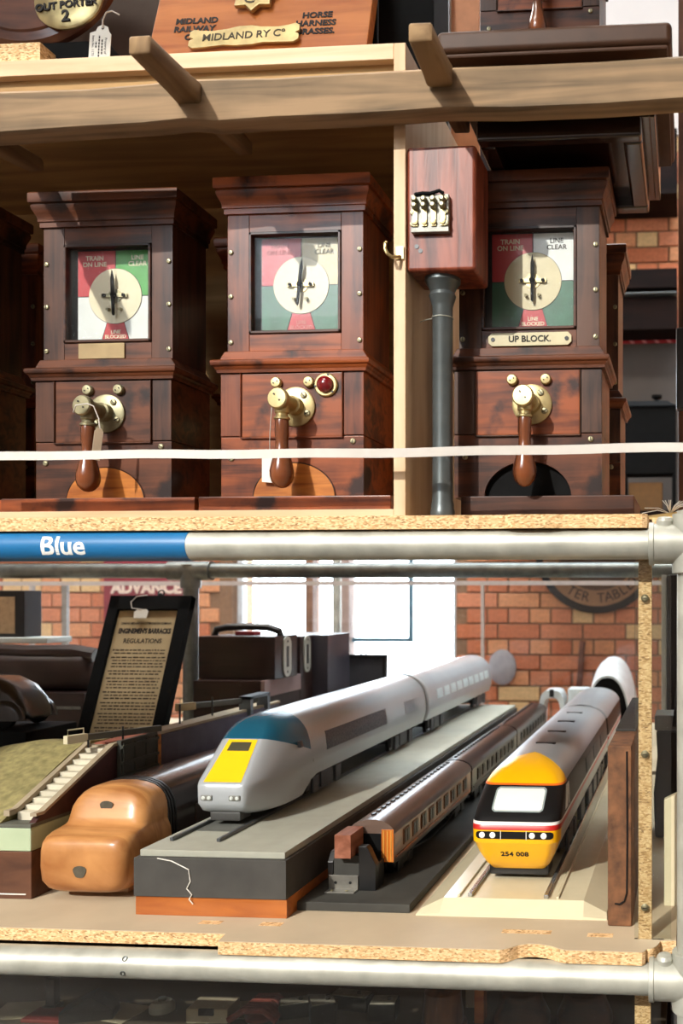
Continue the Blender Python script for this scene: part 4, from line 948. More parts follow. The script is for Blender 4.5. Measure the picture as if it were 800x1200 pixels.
# ---- white hollow train shell at the far end and white arch
sh = thing('white_shell', 'white streamlined model shell with black open end behind the yellow nosed train', 'model train', (XU(712, 3.3), 3.28, ZLT), group='model trains on the lower shelf')
def archp(w, h, n=16, sq=2.3): return [(w*math.copysign(abs(math.cos(a))**(2/sq), math.cos(a)), h*abs(math.sin(a))**(2/sq)) for a in [PI*i/n for i in range(n+1)]]
rr = []
for y, w, h, z0 in ((0, .083, .215, .04), (.05, .088, .235, .03), (.18, .092, .285, .02), (.30, .096, .285, .02), (.42, .06, .22, .03), (.5, .01, .10, .05)):
    rr.append([(x, y, z0+z) for x, z in archp(w, h)] )
MB().loft(rr).build('shell', mat('white shell', 'cfd8da', .3), sh, smooth=60)
MB().loft([[(x*.92, y, .045+z*.94) for x, z in archp(.083, .215)] for y in (-.003, .003)]).build('open_end', M_blackm, sh)
MB().box((-.04, .06, 0), (.04, .35, .035)).build('stand', M_black, sh)
MB().tube([(.088, .04, .06), (.10, .14, .10), (.10, .26, .10), (.085, .40, .06)], .012, 8).build('side_sponson', mat('white shell', 'cfd8da', .3), sh)
ar = thing('white_arch', 'small white hollow arch beyond the far end of the cream track base', 'model', (XU(641, 3.45), 3.56, ZLT))
op = archp(.052, .17, 20, 4); ip = archp(.036, .14, 20, 4)
b = MB()
for i in range(20):
    q4 = [op[i], op[i+1], ip[i+1], ip[i]]
    b.loft([[(x, y, z) for x, z in q4] for y in (0, .12)])
b.build('arch', mat('white shell', 'cfd8da', .3), ar, smooth=60)
MB().box((-.008, -.006, .145), (.010, .0, .175)).build('latch', M_black, ar, bevel=.003)
o = MB().box((0, 0, 0), (.085, .08, .175)).build('white_block', mat('white shell', 'cfd8da', .3), None, (XU(665, 3.6), 3.6, ZLT), bevel=.008); tag(o, 'white block standing beside the white hollow arch', 'block')

# ---- teak coaches on dark board
XT = -.576
tb = MB().box((XU(344.5, 1.53)-XT, 0, 0), (XU(480, 1.53)-XT, 2.05, .0155)).build('track_board', mat('black stained board', '34332e', .75, var=.3, vscale=15, bump=.2), None, (XT, 1.53, ZLT), bevel=.002); tag(tb, 'long black stained board under the teak coaches', 'board')
ZTB = ZLT+.0155
M_teak = wood('varnished teak', '5a341c', '9a6238', (30, 4, 30), .35, .4, patch=.4); M_teakroof = mat('brown coach roof', '5c4a40', .35, coat=.2, var=.12, vscale=18)
M_teakp = wood('striped teak', '6e3010', 'b8651f', (40, 40, 4), .35, .3, patch=.2)
ct = thing('teak_coach', 'brown teak carriage nearest the front, held by the wooden chock', 'model train', (XT, 1.645, ZTB), group='model trains on the lower shelf')
CL, CW = .60, .0415
b0, b1, rz = .038, .090, .115
roofp = [(CW*1.03, b1), (CW*.98, b1+.009), (CW*.80, b1+.017), (CW*.5, b1+.023), (CW*.2, b1+.0255)]
roofp = roofp + [(-x, z) for x, z in reversed(roofp)]
MB().box((-CW, 0, b0), (CW, CL, b1)).build('body', M_teak, ct, bevel=.001)
rf = MB().prism(roofp, 'y', -.003, CL+.003).build('roof', M_teakroof, ct, smooth=50)
b = MB()
for k in range(20): b.box((-.012, .03+k*.028, b1+.0235), (-.006, .042+k*.028, b1+.0285))
o = b.build('ventilator_row', M_black, rf, smooth=0)
for s in (-1, 1):
    MB().box((s*.030-.0115, -.0035, b0), (s*.030+.0115, 0, b1+.008)).build('end_panel', M_teakp, ct, bevel=.0008)
    for d in (-.007, 0, .007): MB().box((s*.030+d-.0008, -.0045, b0+.002), (s*.030+d+.0008, -.003, b1+.006)).build('beading', mat('gold beading', 'c08a3a', .5), ct, smooth=0)
MB().box((-.0185, -.002, b0+.004), (.0185, .003, b1+.010)).build('gangway_opening', M_blackm, ct, smooth=0)
for s in (1, -1):
    for k in range(9):
        x0_, x1_ = sorted((s*CW, s*(CW+.0018)))
        f_ = MB().box((x0_, .055+k*.058, .055), (x1_, .088+k*.058, .084)).build('window', mat('window frame teak', '6b4426', .5), ct, smooth=0)
        x0_, x1_ = sorted((s*CW, s*(CW+.0026)))
        for d in (0, .0165): MB().box((x0_, .058+d+k*.058, .058), (x1_, .0715+d+k*.058, .081)).build('pane', mat('dark carriage glass', '14100e', .4), f_, smooth=0)
    MB().box((min(s*CW, s*(CW+.002)), .01, .044), (max(s*CW, s*(CW+.002)), CL-.01, .0465)).build('waist_moulding', M_teakp, ct, smooth=0)
MB().box((-CW+.004, .01, .030), (CW-.004, CL-.01, b0)).bar((CW-.006, .12, .028), (CW-.006, .25, .014), .003, .003).bar((CW-.006, .25, .014), (CW-.006, .38, .014), .003, .003).bar((CW-.006, .38, .014), (CW-.006, .50, .028), .003, .003).build('underframe', M_black, ct, smooth=0)
bogie(ct, .09, .030, .032, 0, .09, M_black); bogie(ct, CL-.09, .030, .032, 0, .09, M_black)
M_dteak = wood('dark teak', '17100d', '33231b', (30, 4, 30), .3, .4, patch=.4); M_droof = mat('dark coach roof', '2b2524', .28, coat=.3, var=.2, vscale=18)  # darker versions of the teak and roof for the rear carriages
dark_swap = {}
def darken(o):
    if o.type == 'MESH':
        nm = o.data.name
        if nm not in dark_swap:
            me = o.data.copy(); dark_swap[nm] = me
            for i, m in enumerate(me.materials):
                if m in (M_teak, M_teakp) or m.name.startswith(('gold', 'window frame')): me.materials[i] = M_dteak
                elif m == M_teakroof: me.materials[i] = M_droof
        o.data = dark_swap[nm]
    for c in o.children: darken(c)
for y, l in ((2.262, 'black brown carriage coupled second in the teak train'), (2.88, 'dark carriage last in the teak train, farthest back')):
    k = dup(ct); k.location.y = y; k['label'] = l; darken(k)
# chock
ck = thing('train_chock', 'wooden chock with black side cheeks and metal angle bracket before the teak carriage', 'chock', (XT-.012, 1.575, ZTB))
MB().box((-.032, 0, .062), (-.002, .0645, .104)).build('block', wood('red brown chock', '6b3a24', '96604a', (30, 4, 30), .6, patch=.3), ck, bevel=.0015)
MB().prism([(.006, 0), (.036, 0), (.036, .046), (.024, .072), (.019, .079), (.004, .079)], 'y', .020, .038).build('cheek', M_black, ck, bevel=.001)
MB().box((.026, .038, 0), (.036, .066, .046)).build('cheek_stay', M_black, ck, bevel=.001)
MB().prism([(.02, 0), (.02, .050), (.035, .066), (.075, .066), (.075, 0)], 'x', -.052, -.042).build('cheek', M_black, ck, bevel=.001)
MB().box((-.0415, .0225, 0), (.0055, .040, .0615)).build('body', mat('black stained board', '34332e', .75), ck, smooth=0)
br = MB().box((-.050, .0, 0), (.004, .022, .0025)).box((-.050, .019, 0), (.004, .022, .027)).build('angle_bracket', mat('grey zinc', '77756e', .45, .6, var=.2, vscale=50), ck, bevel=.0006, seg=1)
for x in (-.037, -.010):
    MB().lathe([(.0026, 0), (.0026, .0006)], (x, .019, .014), (0, -1, 0), 12).build('hole', M_black, br); MB().lathe([(.003, 0), (.003, .001)], (x-.003, .009, .0025), (0, 0, 1), 12).build('rivet', M_brassd, br)

# ---- wooden nosed train
XW = -1.066
M_nosew = wood('honey wood', '8c562c', 'c08a54', (5, 40, 12), .35, .25, patch=.6); M_dkbody = mat('black brown varnish', '2a1e1a', .25, coat=.3, var=.25, vscale=12)
wn = thing('wooden_nosed_train', 'dark train model with plain honey coloured wooden stepped nose at left', 'model train', (XW, 1.535, ZLT+.011), group='model trains on the lower shelf')
def sq(z, w, yf, n=3.2, L=.05): return (z, w, w*.45, yf, L, n)
NL = [sq(.000, .050, .035), sq(.004, .066, .018), sq(.012, .076, .006), (.026, .083, .05, .001, .05, 3), (.050, .0855, .052, 0, .05, 3), (.078, .0855, .052, .001, .05, 3), (.092, .084, .05, .003, .05, 3), (.100, .081, .046, .008, .05, 3), (.105, .079, .044, .018, .05, 3), (.108, .078, .042, .034, .05, 3),
      (.110, .078, .042, .052, .045, 3), (.114, .078, .042, .062, .045, 3), (.125, .078, .042, .069, .045, 3), (.140, .0765, .041, .074, .045, 3), (.153, .072, .038, .080, .048, 2.8), (.163, .064, .033, .086, .04, 2.6), (.171, .052, .026, .092, .036, 2.4), (.176, .036, .018, .100, .032, 2.2), (.179, .016, .008, .112, .02, 2)]
link('nose', weld_mesh(zloft(NL, .145, nf=10), 'nose', [M_nosew], 60), wn)
for z, m in ((.045, 0), (.143, 1)):
    y = -.0004 if m == 0 else .0745
    pz = MB().loft([[(.002+r*math.cos(a)*(1+.15*math.sin(3*a)), y-.0006*q2, z+r*math.sin(a)*(1+.12*math.cos(2*a))) for a in [2*PI*i/16 for i in range(16)]] for r, q2 in ((.012, 0), (.0118, 1))]).build('putty_spot', mat('dark putty', '4a4436', .7, var=.3, vscale=80), wn)
BL_ = [(z*1.0, w*1.0, w*.8, .226, .006, 4) for z, w, *_ in NL]
bl = [(.004, .060), (.02, .076), (.06, .0815), (.115, .0800), (.140, .076), (.158, .066), (.170, .050), (.177, .030), (.180, .010)]
link('body', weld_mesh(zloft([(z, w, w*.8, .145, .004, 4) for z, w in bl], 1.35, nf=3), 'body', [M_dkbody], 60), wn)
for y in (.148, .157, .166):
    rg = []
    for dy in (0, .004):
        rg.append([(s*(w+.0016), y+dy, z+(.0016 if z > .15 else 0)) for s, (z, w) in [(1, p) for p in bl] + [(-1, p) for p in reversed(bl)]])
    MB().loft(rg).build('band', M_black, wn, smooth=60)
for k in range(9):
    MB().box((.0795, .24+k*.11, .075), (.0835, .29+k*.11, .112)).build('window', mat('incised window', '3d2f28', .3), wn, bevel=.001, seg=1)
MB().box((-.04, .9, -.011), (.04, .95, .006)).build('support', M_dkbody, wn, smooth=0)
o = MB().box((-.0, 0, 0), (.11, .12, .0108)).build('wooden_wedge', M_pine, None, (XW-.06, 1.60, ZLT), bevel=.001); tag(o, 'thin pale wooden wedge beneath the wooden train nose', 'wedge')

# ---- canal lock model at left
XK = -1.165
lk = thing('lock_model', 'canal lock model with grassy bank, white steps and dark gates at far left', 'model', (XK, 1.55, ZLT))
LWID, LD, LL = .40, .42, 1.02
def lbox(z0, z1, y, name, m, **k): return MB().prism([(-LWID, y), (0, y), (0, LL), (-.13, LL), (-.13, LD), (-LWID, LD)], 'z', z0, z1).build(name, m, lk, **k)
lbox(0, .085, 0, 'base', wood('brown painted base', '4a2f22', '6a4632', (4, 25, 25), .5, patch=.4), bevel=.002)
lbox(.085, .128, -.001, 'green_band', mat('pale green paint', 'a9b796', .6, var=.08, vscale=12), bevel=.004)
lbox(.128, .134, -.0015, 'ledge', mat('grey ledge', '55564c', .7), smooth=0)
for x in (-.135, -.112):
    MB().box((x-.001, -.0012, .012), (x+.001, 0, .075)).build('white_line', M_paper, lk, smooth=0)
MB().box((-.135, -.0012, .074), (-.112, 0, .076)).build('white_line', M_paper, lk, smooth=0); MB().box((-.108, -.0012, .008), (-.01, 0, .010)).build('white_line', M_paper, lk, smooth=0)
zt_ = -.304-ZLT; z0_ = -.397-ZLT; ya, yb_ = .03, .235
M_lockw = mat('dark red brick card', '3d1a18', .6, var=.2, vscale=60)
MB().prism([(ya-.02, .134), (1.0, .134), (1.0, zt_-.004), (yb_, zt_-.004), (ya, z0_+.004)], 'x', -.012, 0).build('side_wall', M_lockw, lk, smooth=0)
M_lime = mat('limestone kerb', '9a8c74', .7, var=.1)
MB().loft([[(-.010, y, z), (-.010, y, z+.006), (.002, y, z+.006), (.002, y, z)] for y, z in ((ya-.02, z0_), (ya, z0_), (yb_, zt_-.004), (1.0, zt_-.004))]).build('kerb', M_lime, lk, smooth=0)
MB().loft([[(-.060, y, z), (-.060, y, z+.010), (-.049, y, z+.010), (-.049, y, z)] for y, z in ((ya-.02, z0_), (ya, z0_), (yb_, zt_-.004))]).build('kerb', M_lime, lk, smooth=0)
NS = 11
for i in range(NS):
    y = ya + (yb_-ya)*i/NS; z = z0_ + (zt_-z0_)*(i+.4)/NS
    MB().box((-.049, y, .134), (-.010, y+(yb_-ya)/NS+.002, z)).build('step', mat('whitewashed step', 'c4bda8', .7), lk, smooth=0)
rows = []
for j in range(19):
    y = .002 + (LD-.01)*j/18
    base = z0_ + (zt_-z0_)*max(0, min(1, (y-ya)/(yb_-ya)))
    if y < ya: base = .134 + (z0_-.134)*max(0, y/ya)
    top = base + .010*math.sin(max(0, min(1, y/.3))*PI)
    if y > .30: top -= (top-.15)*((y-.30)/(LD-.30))**2
    r = []
    for i in range(21):
        f = i/20; x = -LWID+.004 + (LWID-.064)*f
        side = 1-(1-min(1, f/.75))**2.2
        r.append((x, y, .135 + (top-.135)*side + .003*math.sin(i*1.3+j*.8)*side*(1-f)))
    rows.append(r)
b = MB(); vs = [p for r in rows for p in r]; b.add(vs, [(j*21+i, j*21+i+1, (j+1)*21+i+1, (j+1)*21+i) for j in range(18) for i in range(20)])
b.add([p for p in rows[-1]] + [(p[0], p[1], .134) for p in rows[-1]], [(i, i+1, 22+i, 21+i) for i in range(20)]); re_ = [r[-1] for r in rows]
b.add(re_ + [(p[0], p[1], .134) for p in re_], [(i, i+1, 20+i, 19+i) for i in range(18)])
k = b.build('grass_bank', mat('olive flock grass', '857c50', .95, var=.3, vscale=70, bump=.6), lk, smooth=60)
MB().box((-.060, .234, .134), (-.012, 1.0, zt_-.002)).build('coping', M_lime, lk, smooth=0)
MB().box((-.050, .25, zt_-.002), (-.018, .40, zt_+.001)).build('terracotta_paving', mat('terracotta paving', '8a4a36', .7, var=.3, vscale=80), lk, smooth=0)
M_gate = mat('dark grey green gate', '34352c', .6, var=.2)
g = MB().box((0, .245, .134), (.010, .375, zt_+.006)).build('gate', M_gate, lk, bevel=.001)
for y in (.250, .29, .33, .368): MB().box((.010, y, .15), (.0125, y+.005, zt_)).build('gate_rib', M_gate, g, smooth=0)
for z in (.17, .195, zt_-.01): MB().box((.010, .245, z), (.014, .375, z+.006)).build('gate_rail', M_gate, g, smooth=0)
MB().box((.0, .378, .15), (.006, .395, zt_-.002)).build('timber_stop', M_oak, lk, smooth=0)
be = MB().bar((-.045, .18, zt_+.020), (.010, .385, zt_+.012), .010, .013).build('balance_beam', mat('grey beam', '4a483e', .6), lk, bevel=.001)
MB().bar((-.050, .16, zt_+.020), (-.038, .205, zt_+.019), .0115, .0165).build('white_beam_end', M_cream, be, bevel=.001)
MB().tube([(-.052, .170, zt_+.026), (-.052, .170, zt_+.038), (-.040, .200, zt_+.038), (-.040, .200, zt_+.026)], .0015, 6).build('handrail', M_cream, be)
MB().cyl((-.030, .20, zt_-.001), (-.030, .20, zt_+.015), .002).build('beam_post', M_black, be)
MB().cyl((-.012, .285, zt_-.001), (-.012, .285, zt_+.030), .002).build('post', M_black, lk)
MB().prism([(.40, .134), (.99, .134), (.99, zt_-.006), (.40, zt_-.006)], 'x', .0005, .004).build('chamber_wall', mat('slate purple card', '4d4652', .5, var=.2), lk, smooth=0)
g2 = MB().box((-.02, .80, zt_-.02), (.012, .815, zt_+.035)).box((-.02, .90, zt_-.02), (.012, .915, zt_+.035)).box((-.02, .80, zt_+.028), (.012, .915, zt_+.036)).build('far_gate_frame', mat('blue grey iron', '6a737a', .4, .3), lk, smooth=0)
MB().bar((-.07, .62, zt_+.030), (.0, .86, zt_+.022), .012, .014).build('balance_beam', mat('grey beam', '4a483e', .6), lk, bevel=.001)
MB().bar((-.076, .60, zt_+.030), (-.060, .65, zt_+.029), .014, .018).build('white_beam_end', mat('buff beam end', '9c8a62', .6), lk, bevel=.001)
for y in (.55, .70): MB().cyl((-.04, y, zt_-.002), (-.04, y, zt_+.045), .0022).build('post', M_black, lk)

# ---- plank standing on edge
pk = thing('timber_slab', 'thick rusty brown panel standing on edge right of the yellow nosed train', 'panel', (XU(712, 1.50), 1.495, ZLT))
PW = XU(740, 1.50)-XU(712, 1.50); PH = -.246-ZLT
M_rust = mat('rusty brown wood', '684429', .75, var=.5, vscale=45, bump=.5)
MB().box((0, 0, 0), (PW, .68, PH)).build('panel', M_rust, pk, bevel=.003)
MB().tube([(PW*.80, -.001, PH*.97), (PW*.82, -.001, PH*.5), (PW*.80, -.001, .055), (PW*.70, -.001, .042), (PW*.5, -.001, .037), (PW*.3, -.001, .038)], .0016, 6).build('scored_line', M_black, pk)
MB().box((.001, .16, PH-.0005), (PW-.001, .675, PH+.004)).build('tarred_strip', mat('tarred strip', '23231f', .6, var=.4, vscale=60), pk, bevel=.001)

# ------------------------------------------------------------------ things at the back of the lower shelf
nb = thing('framed_notice', 'black framed yellowed regulations notice leaning at the back of the lower shelf', 'notice', (XU(118, 2.24), 2.26, ZLT+.0048), (-.38, 0, .0))
NH, NW = .575, XU(224, 2.45)-XU(128, 2.45)
fr_ = MB()
for a, b in (((-NW/2, 0), (NW/2, .03)), ((-NW/2, NH-.042), (NW/2, NH)), ((-NW/2, 0), (-NW/2+.03, NH)), ((NW/2-.034, 0), (NW/2, NH))): fr_.box((a[0], -.012, a[1]), (b[0], .012, b[1]))
fr_.build('frame', M_blackm, nb, bevel=.002)
MB().box((-NW/2+.028, -.001, .028), (NW/2-.032, .004, NH-.040)).build('paper', mat('yellowed notice paper', 'b9a680', .8, var=.1, vscale=12), nb, smooth=0)
cxn = -.002
def nt2(s, z, size, off=0, sx=1): text(s, size, M_ink, nb, (cxn, -.0013, z), ext=.0001, off=off, sx=sx)
nt2('LONDON, MIDLAND & SCOTTISH RAILWAY COMPANY.', NH-.080, .0085, .0003, .68); nt2("ENGINEMEN'S BARRACKS", NH-.103, .0200, .0011, .66); nt2('REGULATIONS', NH-.132, .0185, .0004, .9)
# the small print is too small to read: rows of worn printed words
b = MB(); rw = random.Random(3); z = NH-.160; x0_, x1_ = -NW/2+.034, NW/2-.042
while z > .05:
    for ln in range(rw.choice((2, 3, 4))):
        x = x0_ + (.004 if ln == 0 else .010); last = x1_ - rw.uniform(0, .006)
        while x < last-.004:
            w = min(rw.uniform(.004, .017), last-x); 
            b.box((x, -.0013, z), (x+w, -.0009, z+rw.uniform(.0030, .0040))); x += w+.0028
        z -= .0088
    z -= .0035
k = b.build('small_print', mat('worn printing ink', '3a2f20', .8), nb, smooth=0); k['kind'] = 'stuff'
MB().lathe([(.004, 0), (.006, .003), (.004, .006)], (.02, 0, NH+.006), (0, -1, 0), 12).tube([(.02+.009*math.cos(a), 0, NH+.011+.009*math.sin(a)) for a in [i*PI/6 for i in range(13)]], .0022, 6).build('hanging_ring', M_black, nb)
nk = MB().prism([(-.018, -.022), (.018, -.022), (.02, -.002), (.013, .004), (-.014, .004), (-.021, -.004)], 'y', -.016, -.015).build('tag', M_paper, nb, (-.015, 0, NH-.047), smooth=0)
MB().tube([(-.015, -.016, NH-.044), (-.045, -.016, NH-.040), (-.052, -.016, NH-.022), (-.040, -.014, NH-.004), (-.01, -.014, NH+.0)], .0016, 6).build('tag_string', M_tape, nb)
# support behind the notice and dark cases
M_case = wood('black brown case wood', '150c0a', '2c1a16', (4, 30, 30), .4, .2)
def case(u0, u1, v0, v1, Y, d, name, label, m=M_case, z0=None, bevel=.003):
    a, b = W(u0, v1, Y), W(u1, v0, Y); zb_ = a.z if z0 is None else z0
    t = thing(name, label, 'case', (a.x, Y, zb_)); MB().box((0, 0, 0), (b.x-a.x, d, b.z-zb_)).build('body', m, t, bevel=bevel); return t, b.x-a.x, b.z-zb_
zs1 = W(300, 798, 2.62).z
c1, w_, h_ = case(226, 305, 798, 850, 2.62, .26, 'instrument_case', 'dark lower case with pale end panel under the slotted case', z0=ZLT)
MB().box((w_, .002, .24), (w_+.012, .258, h_)).build('end_panel', mat('pinkish pale wood', '8d7674', .5, var=.15, vscale=9), c1, bevel=.001)
ew = MB().box((w_, .0, 0), (w_+.01, .255, .24)).build('end_lower', M_case, c1)
c2_, w_, h_ = case(232, 322, 746, 799, 2.66, .16, 'slotted_case', 'dark box with steel slot plate on its end and black carrying handle', z0=zs1)
def slotplate(parent, x, y, z, hgt=.125, wid=.055):
    pr = [(y+wid/2*math.cos(a)*(1), z+ (hgt/2-wid/2)*(1 if math.sin(a) >= 0 else -1) + wid/2*math.sin(a)) for a in [2*PI*(i+.5)/20 for i in range(20)]]
    p = MB().prism(pr, 'x', x, x+.004).build('slot_plate', M_galv, parent, smooth=0); MB().box((x+.003, y-.008, z-.032), (x+.0048, y+.008, z+.032)).build('slot', M_black, p, smooth=0)
    for dz in (-.047, .047): MB().lathe([(.004, 0), (.004, .001)], (x+.004, y, z+dz), (1, 0, 0), 10).build('rivet', M_black, p)
slotplate(c2_, w_, .08, h_*.5)
MB().tube([(.02, .06, h_-.002), (.026, .06, h_+.018), (.06, .06, h_+.026), (w_*.5, .06, h_+.028), (w_-.05, .06, h_+.026), (w_-.014, .06, h_+.014), (w_-.01, .06, h_-.002)], .011, 10).build('handle', M_black, c2_)
c3, w_, h_ = case(262, 347, 746, 799, 2.86, .10, 'slotted_case', 'second dark box with slot plate close behind the handled one', z0=zs1-.0)
c3.location.z = ZLT; 
for ch in list(c3.children): bpy.data.objects.remove(ch)
MB().box((0, .03, 0), (w_, .13, h_+zs1-ZLT)).build('body', M_case, c3, bevel=.003); slotplate(c3, w_, .08, zs1-ZLT+h_*.5, .12, .05)
c4, w_, h_ = case(330, 384, 744, 812, 3.0, .2, 'tall_case', 'tall dark case with grey sheen standing right of the slotted cases', mat('grey sheened case', '3a3840', .35, coat=.3, var=.2, vscale=6), z0=ZLT)
o = MB().box((0, 0, 0), (.06, .05, .012)).build('red_book', mat('red book cloth', '8a1f24', .6), None, (c2_.location.x+.075, 2.74, c2_.location.z+(W(300, 746, 2.66).z-zs1)), bevel=.001); tag(o, 'small red book lying behind the black carrying handle', 'book')
# small frame with ring
sf = thing('hanging_frame', 'small dark framed panel with ring standing before the bright window', 'frame', (XU(424, 3.25), 3.25, ZLT), (-.05, 0, 0))
fw = (XU(452, 3.25)-XU(397, 3.25))/2; fh = W(424, 767, 3.25).z-ZLT
b = MB()
for a, c in (((-fw, 0), (fw, .02)), ((-fw, fh-.016), (fw, fh)), ((-fw, 0), (-fw+.012, fh)), ((fw-.012, 0), (fw, fh))): b.box((a[0], -.012, a[1]), (c[0], .012, c[1]))
b.build('frame', M_black, sf, bevel=.002); MB().box((-fw+.01, -.004, .01), (fw-.01, .008, fh-.01)).build('panel', mat('dark slate panel', '33353a', .4), sf, smooth=0)
MB().tube([(.013*math.cos(a), 0, fh+.010+.013*math.sin(a)) for a in [i*PI/8 for i in range(17)]], .0028, 6).build('ring', M_black, sf)
# black car
cr = thing('toy_car', 'black vintage toy saloon car, rear half showing at left edge', 'toy car', (XU(14, 2.1)-.02, 2.12, -.304-ZLT+ZLT-.003+.0), (0, 0, 0))
cr.location.z = -.318
o = MB().box((-.42, -.09, 0), (.11, .09, -.3185-ZLT)).build('black_crate', M_blackm, None, (cr.location.x, 2.12, ZLT), bevel=.004); tag(o, 'black crate carrying the black toy car at left', 'crate')
def carsec(x, zt_, w, zb_=.02): return [(x, w*math.copysign(abs(math.cos(a))**.5, math.cos(a)), zb_+(zt_-zb_)*(.5+.5*math.copysign(abs(math.sin(a))**.6, math.sin(a)))) for a in [2*PI*i/24 for i in range(24)]]
MB().loft([carsec(-.34, .04, .03), carsec(-.33, .065, .045), carsec(-.20, .07, .058), carsec(-.165, .075, .06), carsec(-.12, .118, .056), carsec(-.06, .125, .056), carsec(-.0, .122, .056), carsec(.035, .105, .058), carsec(.06, .075, .055), carsec(.075, .045, .045), carsec(.08, .03, .03)]).build('body', mat('black car paint', '0b0c0e', .3, coat=.4), cr, smooth=60)
for x, y in ((-.25, -.055), (-.25, .055), (.03, -.055), (.03, .055)):
    fd = MB().loft([[(x+.048*math.cos(a)*s, y+dy, .020+.048*math.sin(a)*s) for a in [PI*i/14 for i in range(15)]] for dy, s in ((-.012, .8), (-.006, 1), (.006, 1), (.012, .8))]).build('fender', mat('black car paint', '0b0c0e', .3, coat=.4), cr, smooth=60)
    MB().lathe([(.025, -.007), (.026, 0), (.025, .007), (.012, .008), (.001, .009)], (x, y, .026), (0, -1 if y < 0 else 1, 0), 20).build('wheel', M_blackm, cr)
MB().prism([(-.115, .08), (-.062, .08), (-.062, .108), (-.098, .108)], 'y', -.0585, -.05).build('window', mat('car window glass', '2c3238', .1), cr, smooth=0)
MB().prism([(-.055, .08), (.02, .08), (.004, .106), (-.055, .108)], 'y', -.0585, -.05).build('window', mat('car window glass', '2c3238', .1), cr, smooth=0)
# leather bag, case below, items on top
kz = W(50, 812, 2.7).z
o, w_, h_ = case(-80, 98, 812, 900, 2.66, .3, 'travel_case', 'black trunk under the dark leather bag at left', M_case, z0=ZLT)
MB().box((w_*.1, -.002, h_-.05), (w_*.98, 0, h_-.042)).build('edge_band', M_galvdk, o, smooth=0)
bg_ = thing('leather_bag', 'dark brown leather bag with rolled top on the black trunk at left', 'bag', (XU(10, 2.7), 2.68, kz))
w_ = XU(104, 2.7)-XU(10, 2.7); hbg = W(50, 757, 2.7).z-kz
M_bag = mat('dark leather', '241410', .5, var=.4, vscale=20, bump=.5)
MB().loft([[(x, .10+d*math.copysign(abs(math.cos(a))**.6, math.cos(a)), hbg*.86*(.5+.5*math.copysign(abs(math.sin(a))**.5, math.sin(a)))) for a in [2*PI*i/20 for i in range(20)]] for x, d in ((-.26, .06), (-.25, .085), (0, .095), (w_-.03, .09), (w_-.012, .06))]).build('body', M_bag, bg_, smooth=60)
MB().tube([(-.26, .06, hbg*.86), (-.1, .05, hbg*.90), (.05, .04, hbg*.86), (w_-.06, .04, hbg*.88), (w_, .05, hbg*.80)], .022, 10).build('rolled_top', M_bag, bg_)
zt2 = kz+hbg
o = MB().box((0, 0, 0), (.20, .12, .018)).build('paper_pad', mat('pale paper pad', 'b9c2c0', .6), None, (XU(60, 2.75)-.20, 2.73, zt2+.006), bevel=.003); tag(o, 'pale paper pad lying on top of the leather bag', 'papers')
sk = thing('wooden_speaker', 'small dark box with tan front panel on the paper pad at left edge', 'box', (XU(14, 2.78), 2.76, zt2+.024))
hs_ = W(14, 692, 2.78).z-(zt2+.024); ws_ = (XU(33, 2.78)-XU(-6, 2.78))/2
MB().box((-ws_, 0, 0), (ws_, .08, hs_)).build('cabinet', M_black, sk, bevel=.003); MB().box((-.030, -.003, .012), (.026, 0, hs_-.02)).build('front_panel', mat('tan fabric', '9b8264', .8, var=.2, vscale=60), sk, smooth=0)
# glazed screen far behind
gs = thing('glazed_screen', 'pale framed glass screen across the back of the rack', 'screen', (-1.0, 3.95, ZF))
M_pale = mat('pale frame paint', 'b3aaa6', .6)
za, zb_ = W(400, 686, 3.95).z, W(400, 681, 3.95).z
MB().box((-2.6, 0, za-ZF), (1.15, .02, zb_-ZF)).build('top_rail', M_pale, gs, smooth=0)
for u0, u1, m in ((34, 38, M_pale), (72, 78, mat('grey screen post', '8d8a86', .5, .3)), (563, 566.5, M_pale)):
    MB().box((XU(u0, 3.95)+1, .001, 0), (XU(u1, 3.95)+1, .019, za-ZF)).build('screen_post', m, gs, smooth=0)
MB().box((-2.6, .008, 0), (1.15, .011, za-ZF)).build('glass_sheet', M_pane, gs, smooth=0)
o = MB().cyl((0, 0, 0), (0, 0, W(394, 640, 4.7).z-ZF), .0225, n=20).build('steel_post', M_galv, None, (XU(394.5, 4.7), 4.7, ZF)); tag(o, 'grey steel tube post in front of the bright window', 'post')
# reflection of a white oval, built as a pale disc before the wall
o = MB().lathe([(.085, 0), (.085, .01), (.07, .016), (.001, .018)], (0, 0, 0), (0, -1, 0), 32).build('oval_reflection', mat('pale oval reflection', 'a8a3a6', .5), None, (XU(588, 4.97), 4.985, W(588, 782, 4.97).z)); o.scale = (.9, 1, 1.15); tag(o, 'pale oval reflection built as a raised disc on the brick wall beyond the silver train', 'plate')
o = MB().box((0, 0, 0), (.03, .02, .30)).build('wooden_bracket', mat('brown bracket', '6b3f2e', .7), None, (XU(674, 4.97), 4.965, W(674, 815, 4.97).z), bevel=.003); tag(o, 'brown wooden bracket upright on the brick wall', 'bracket'); o.rotation_euler = (0, .08, 0)

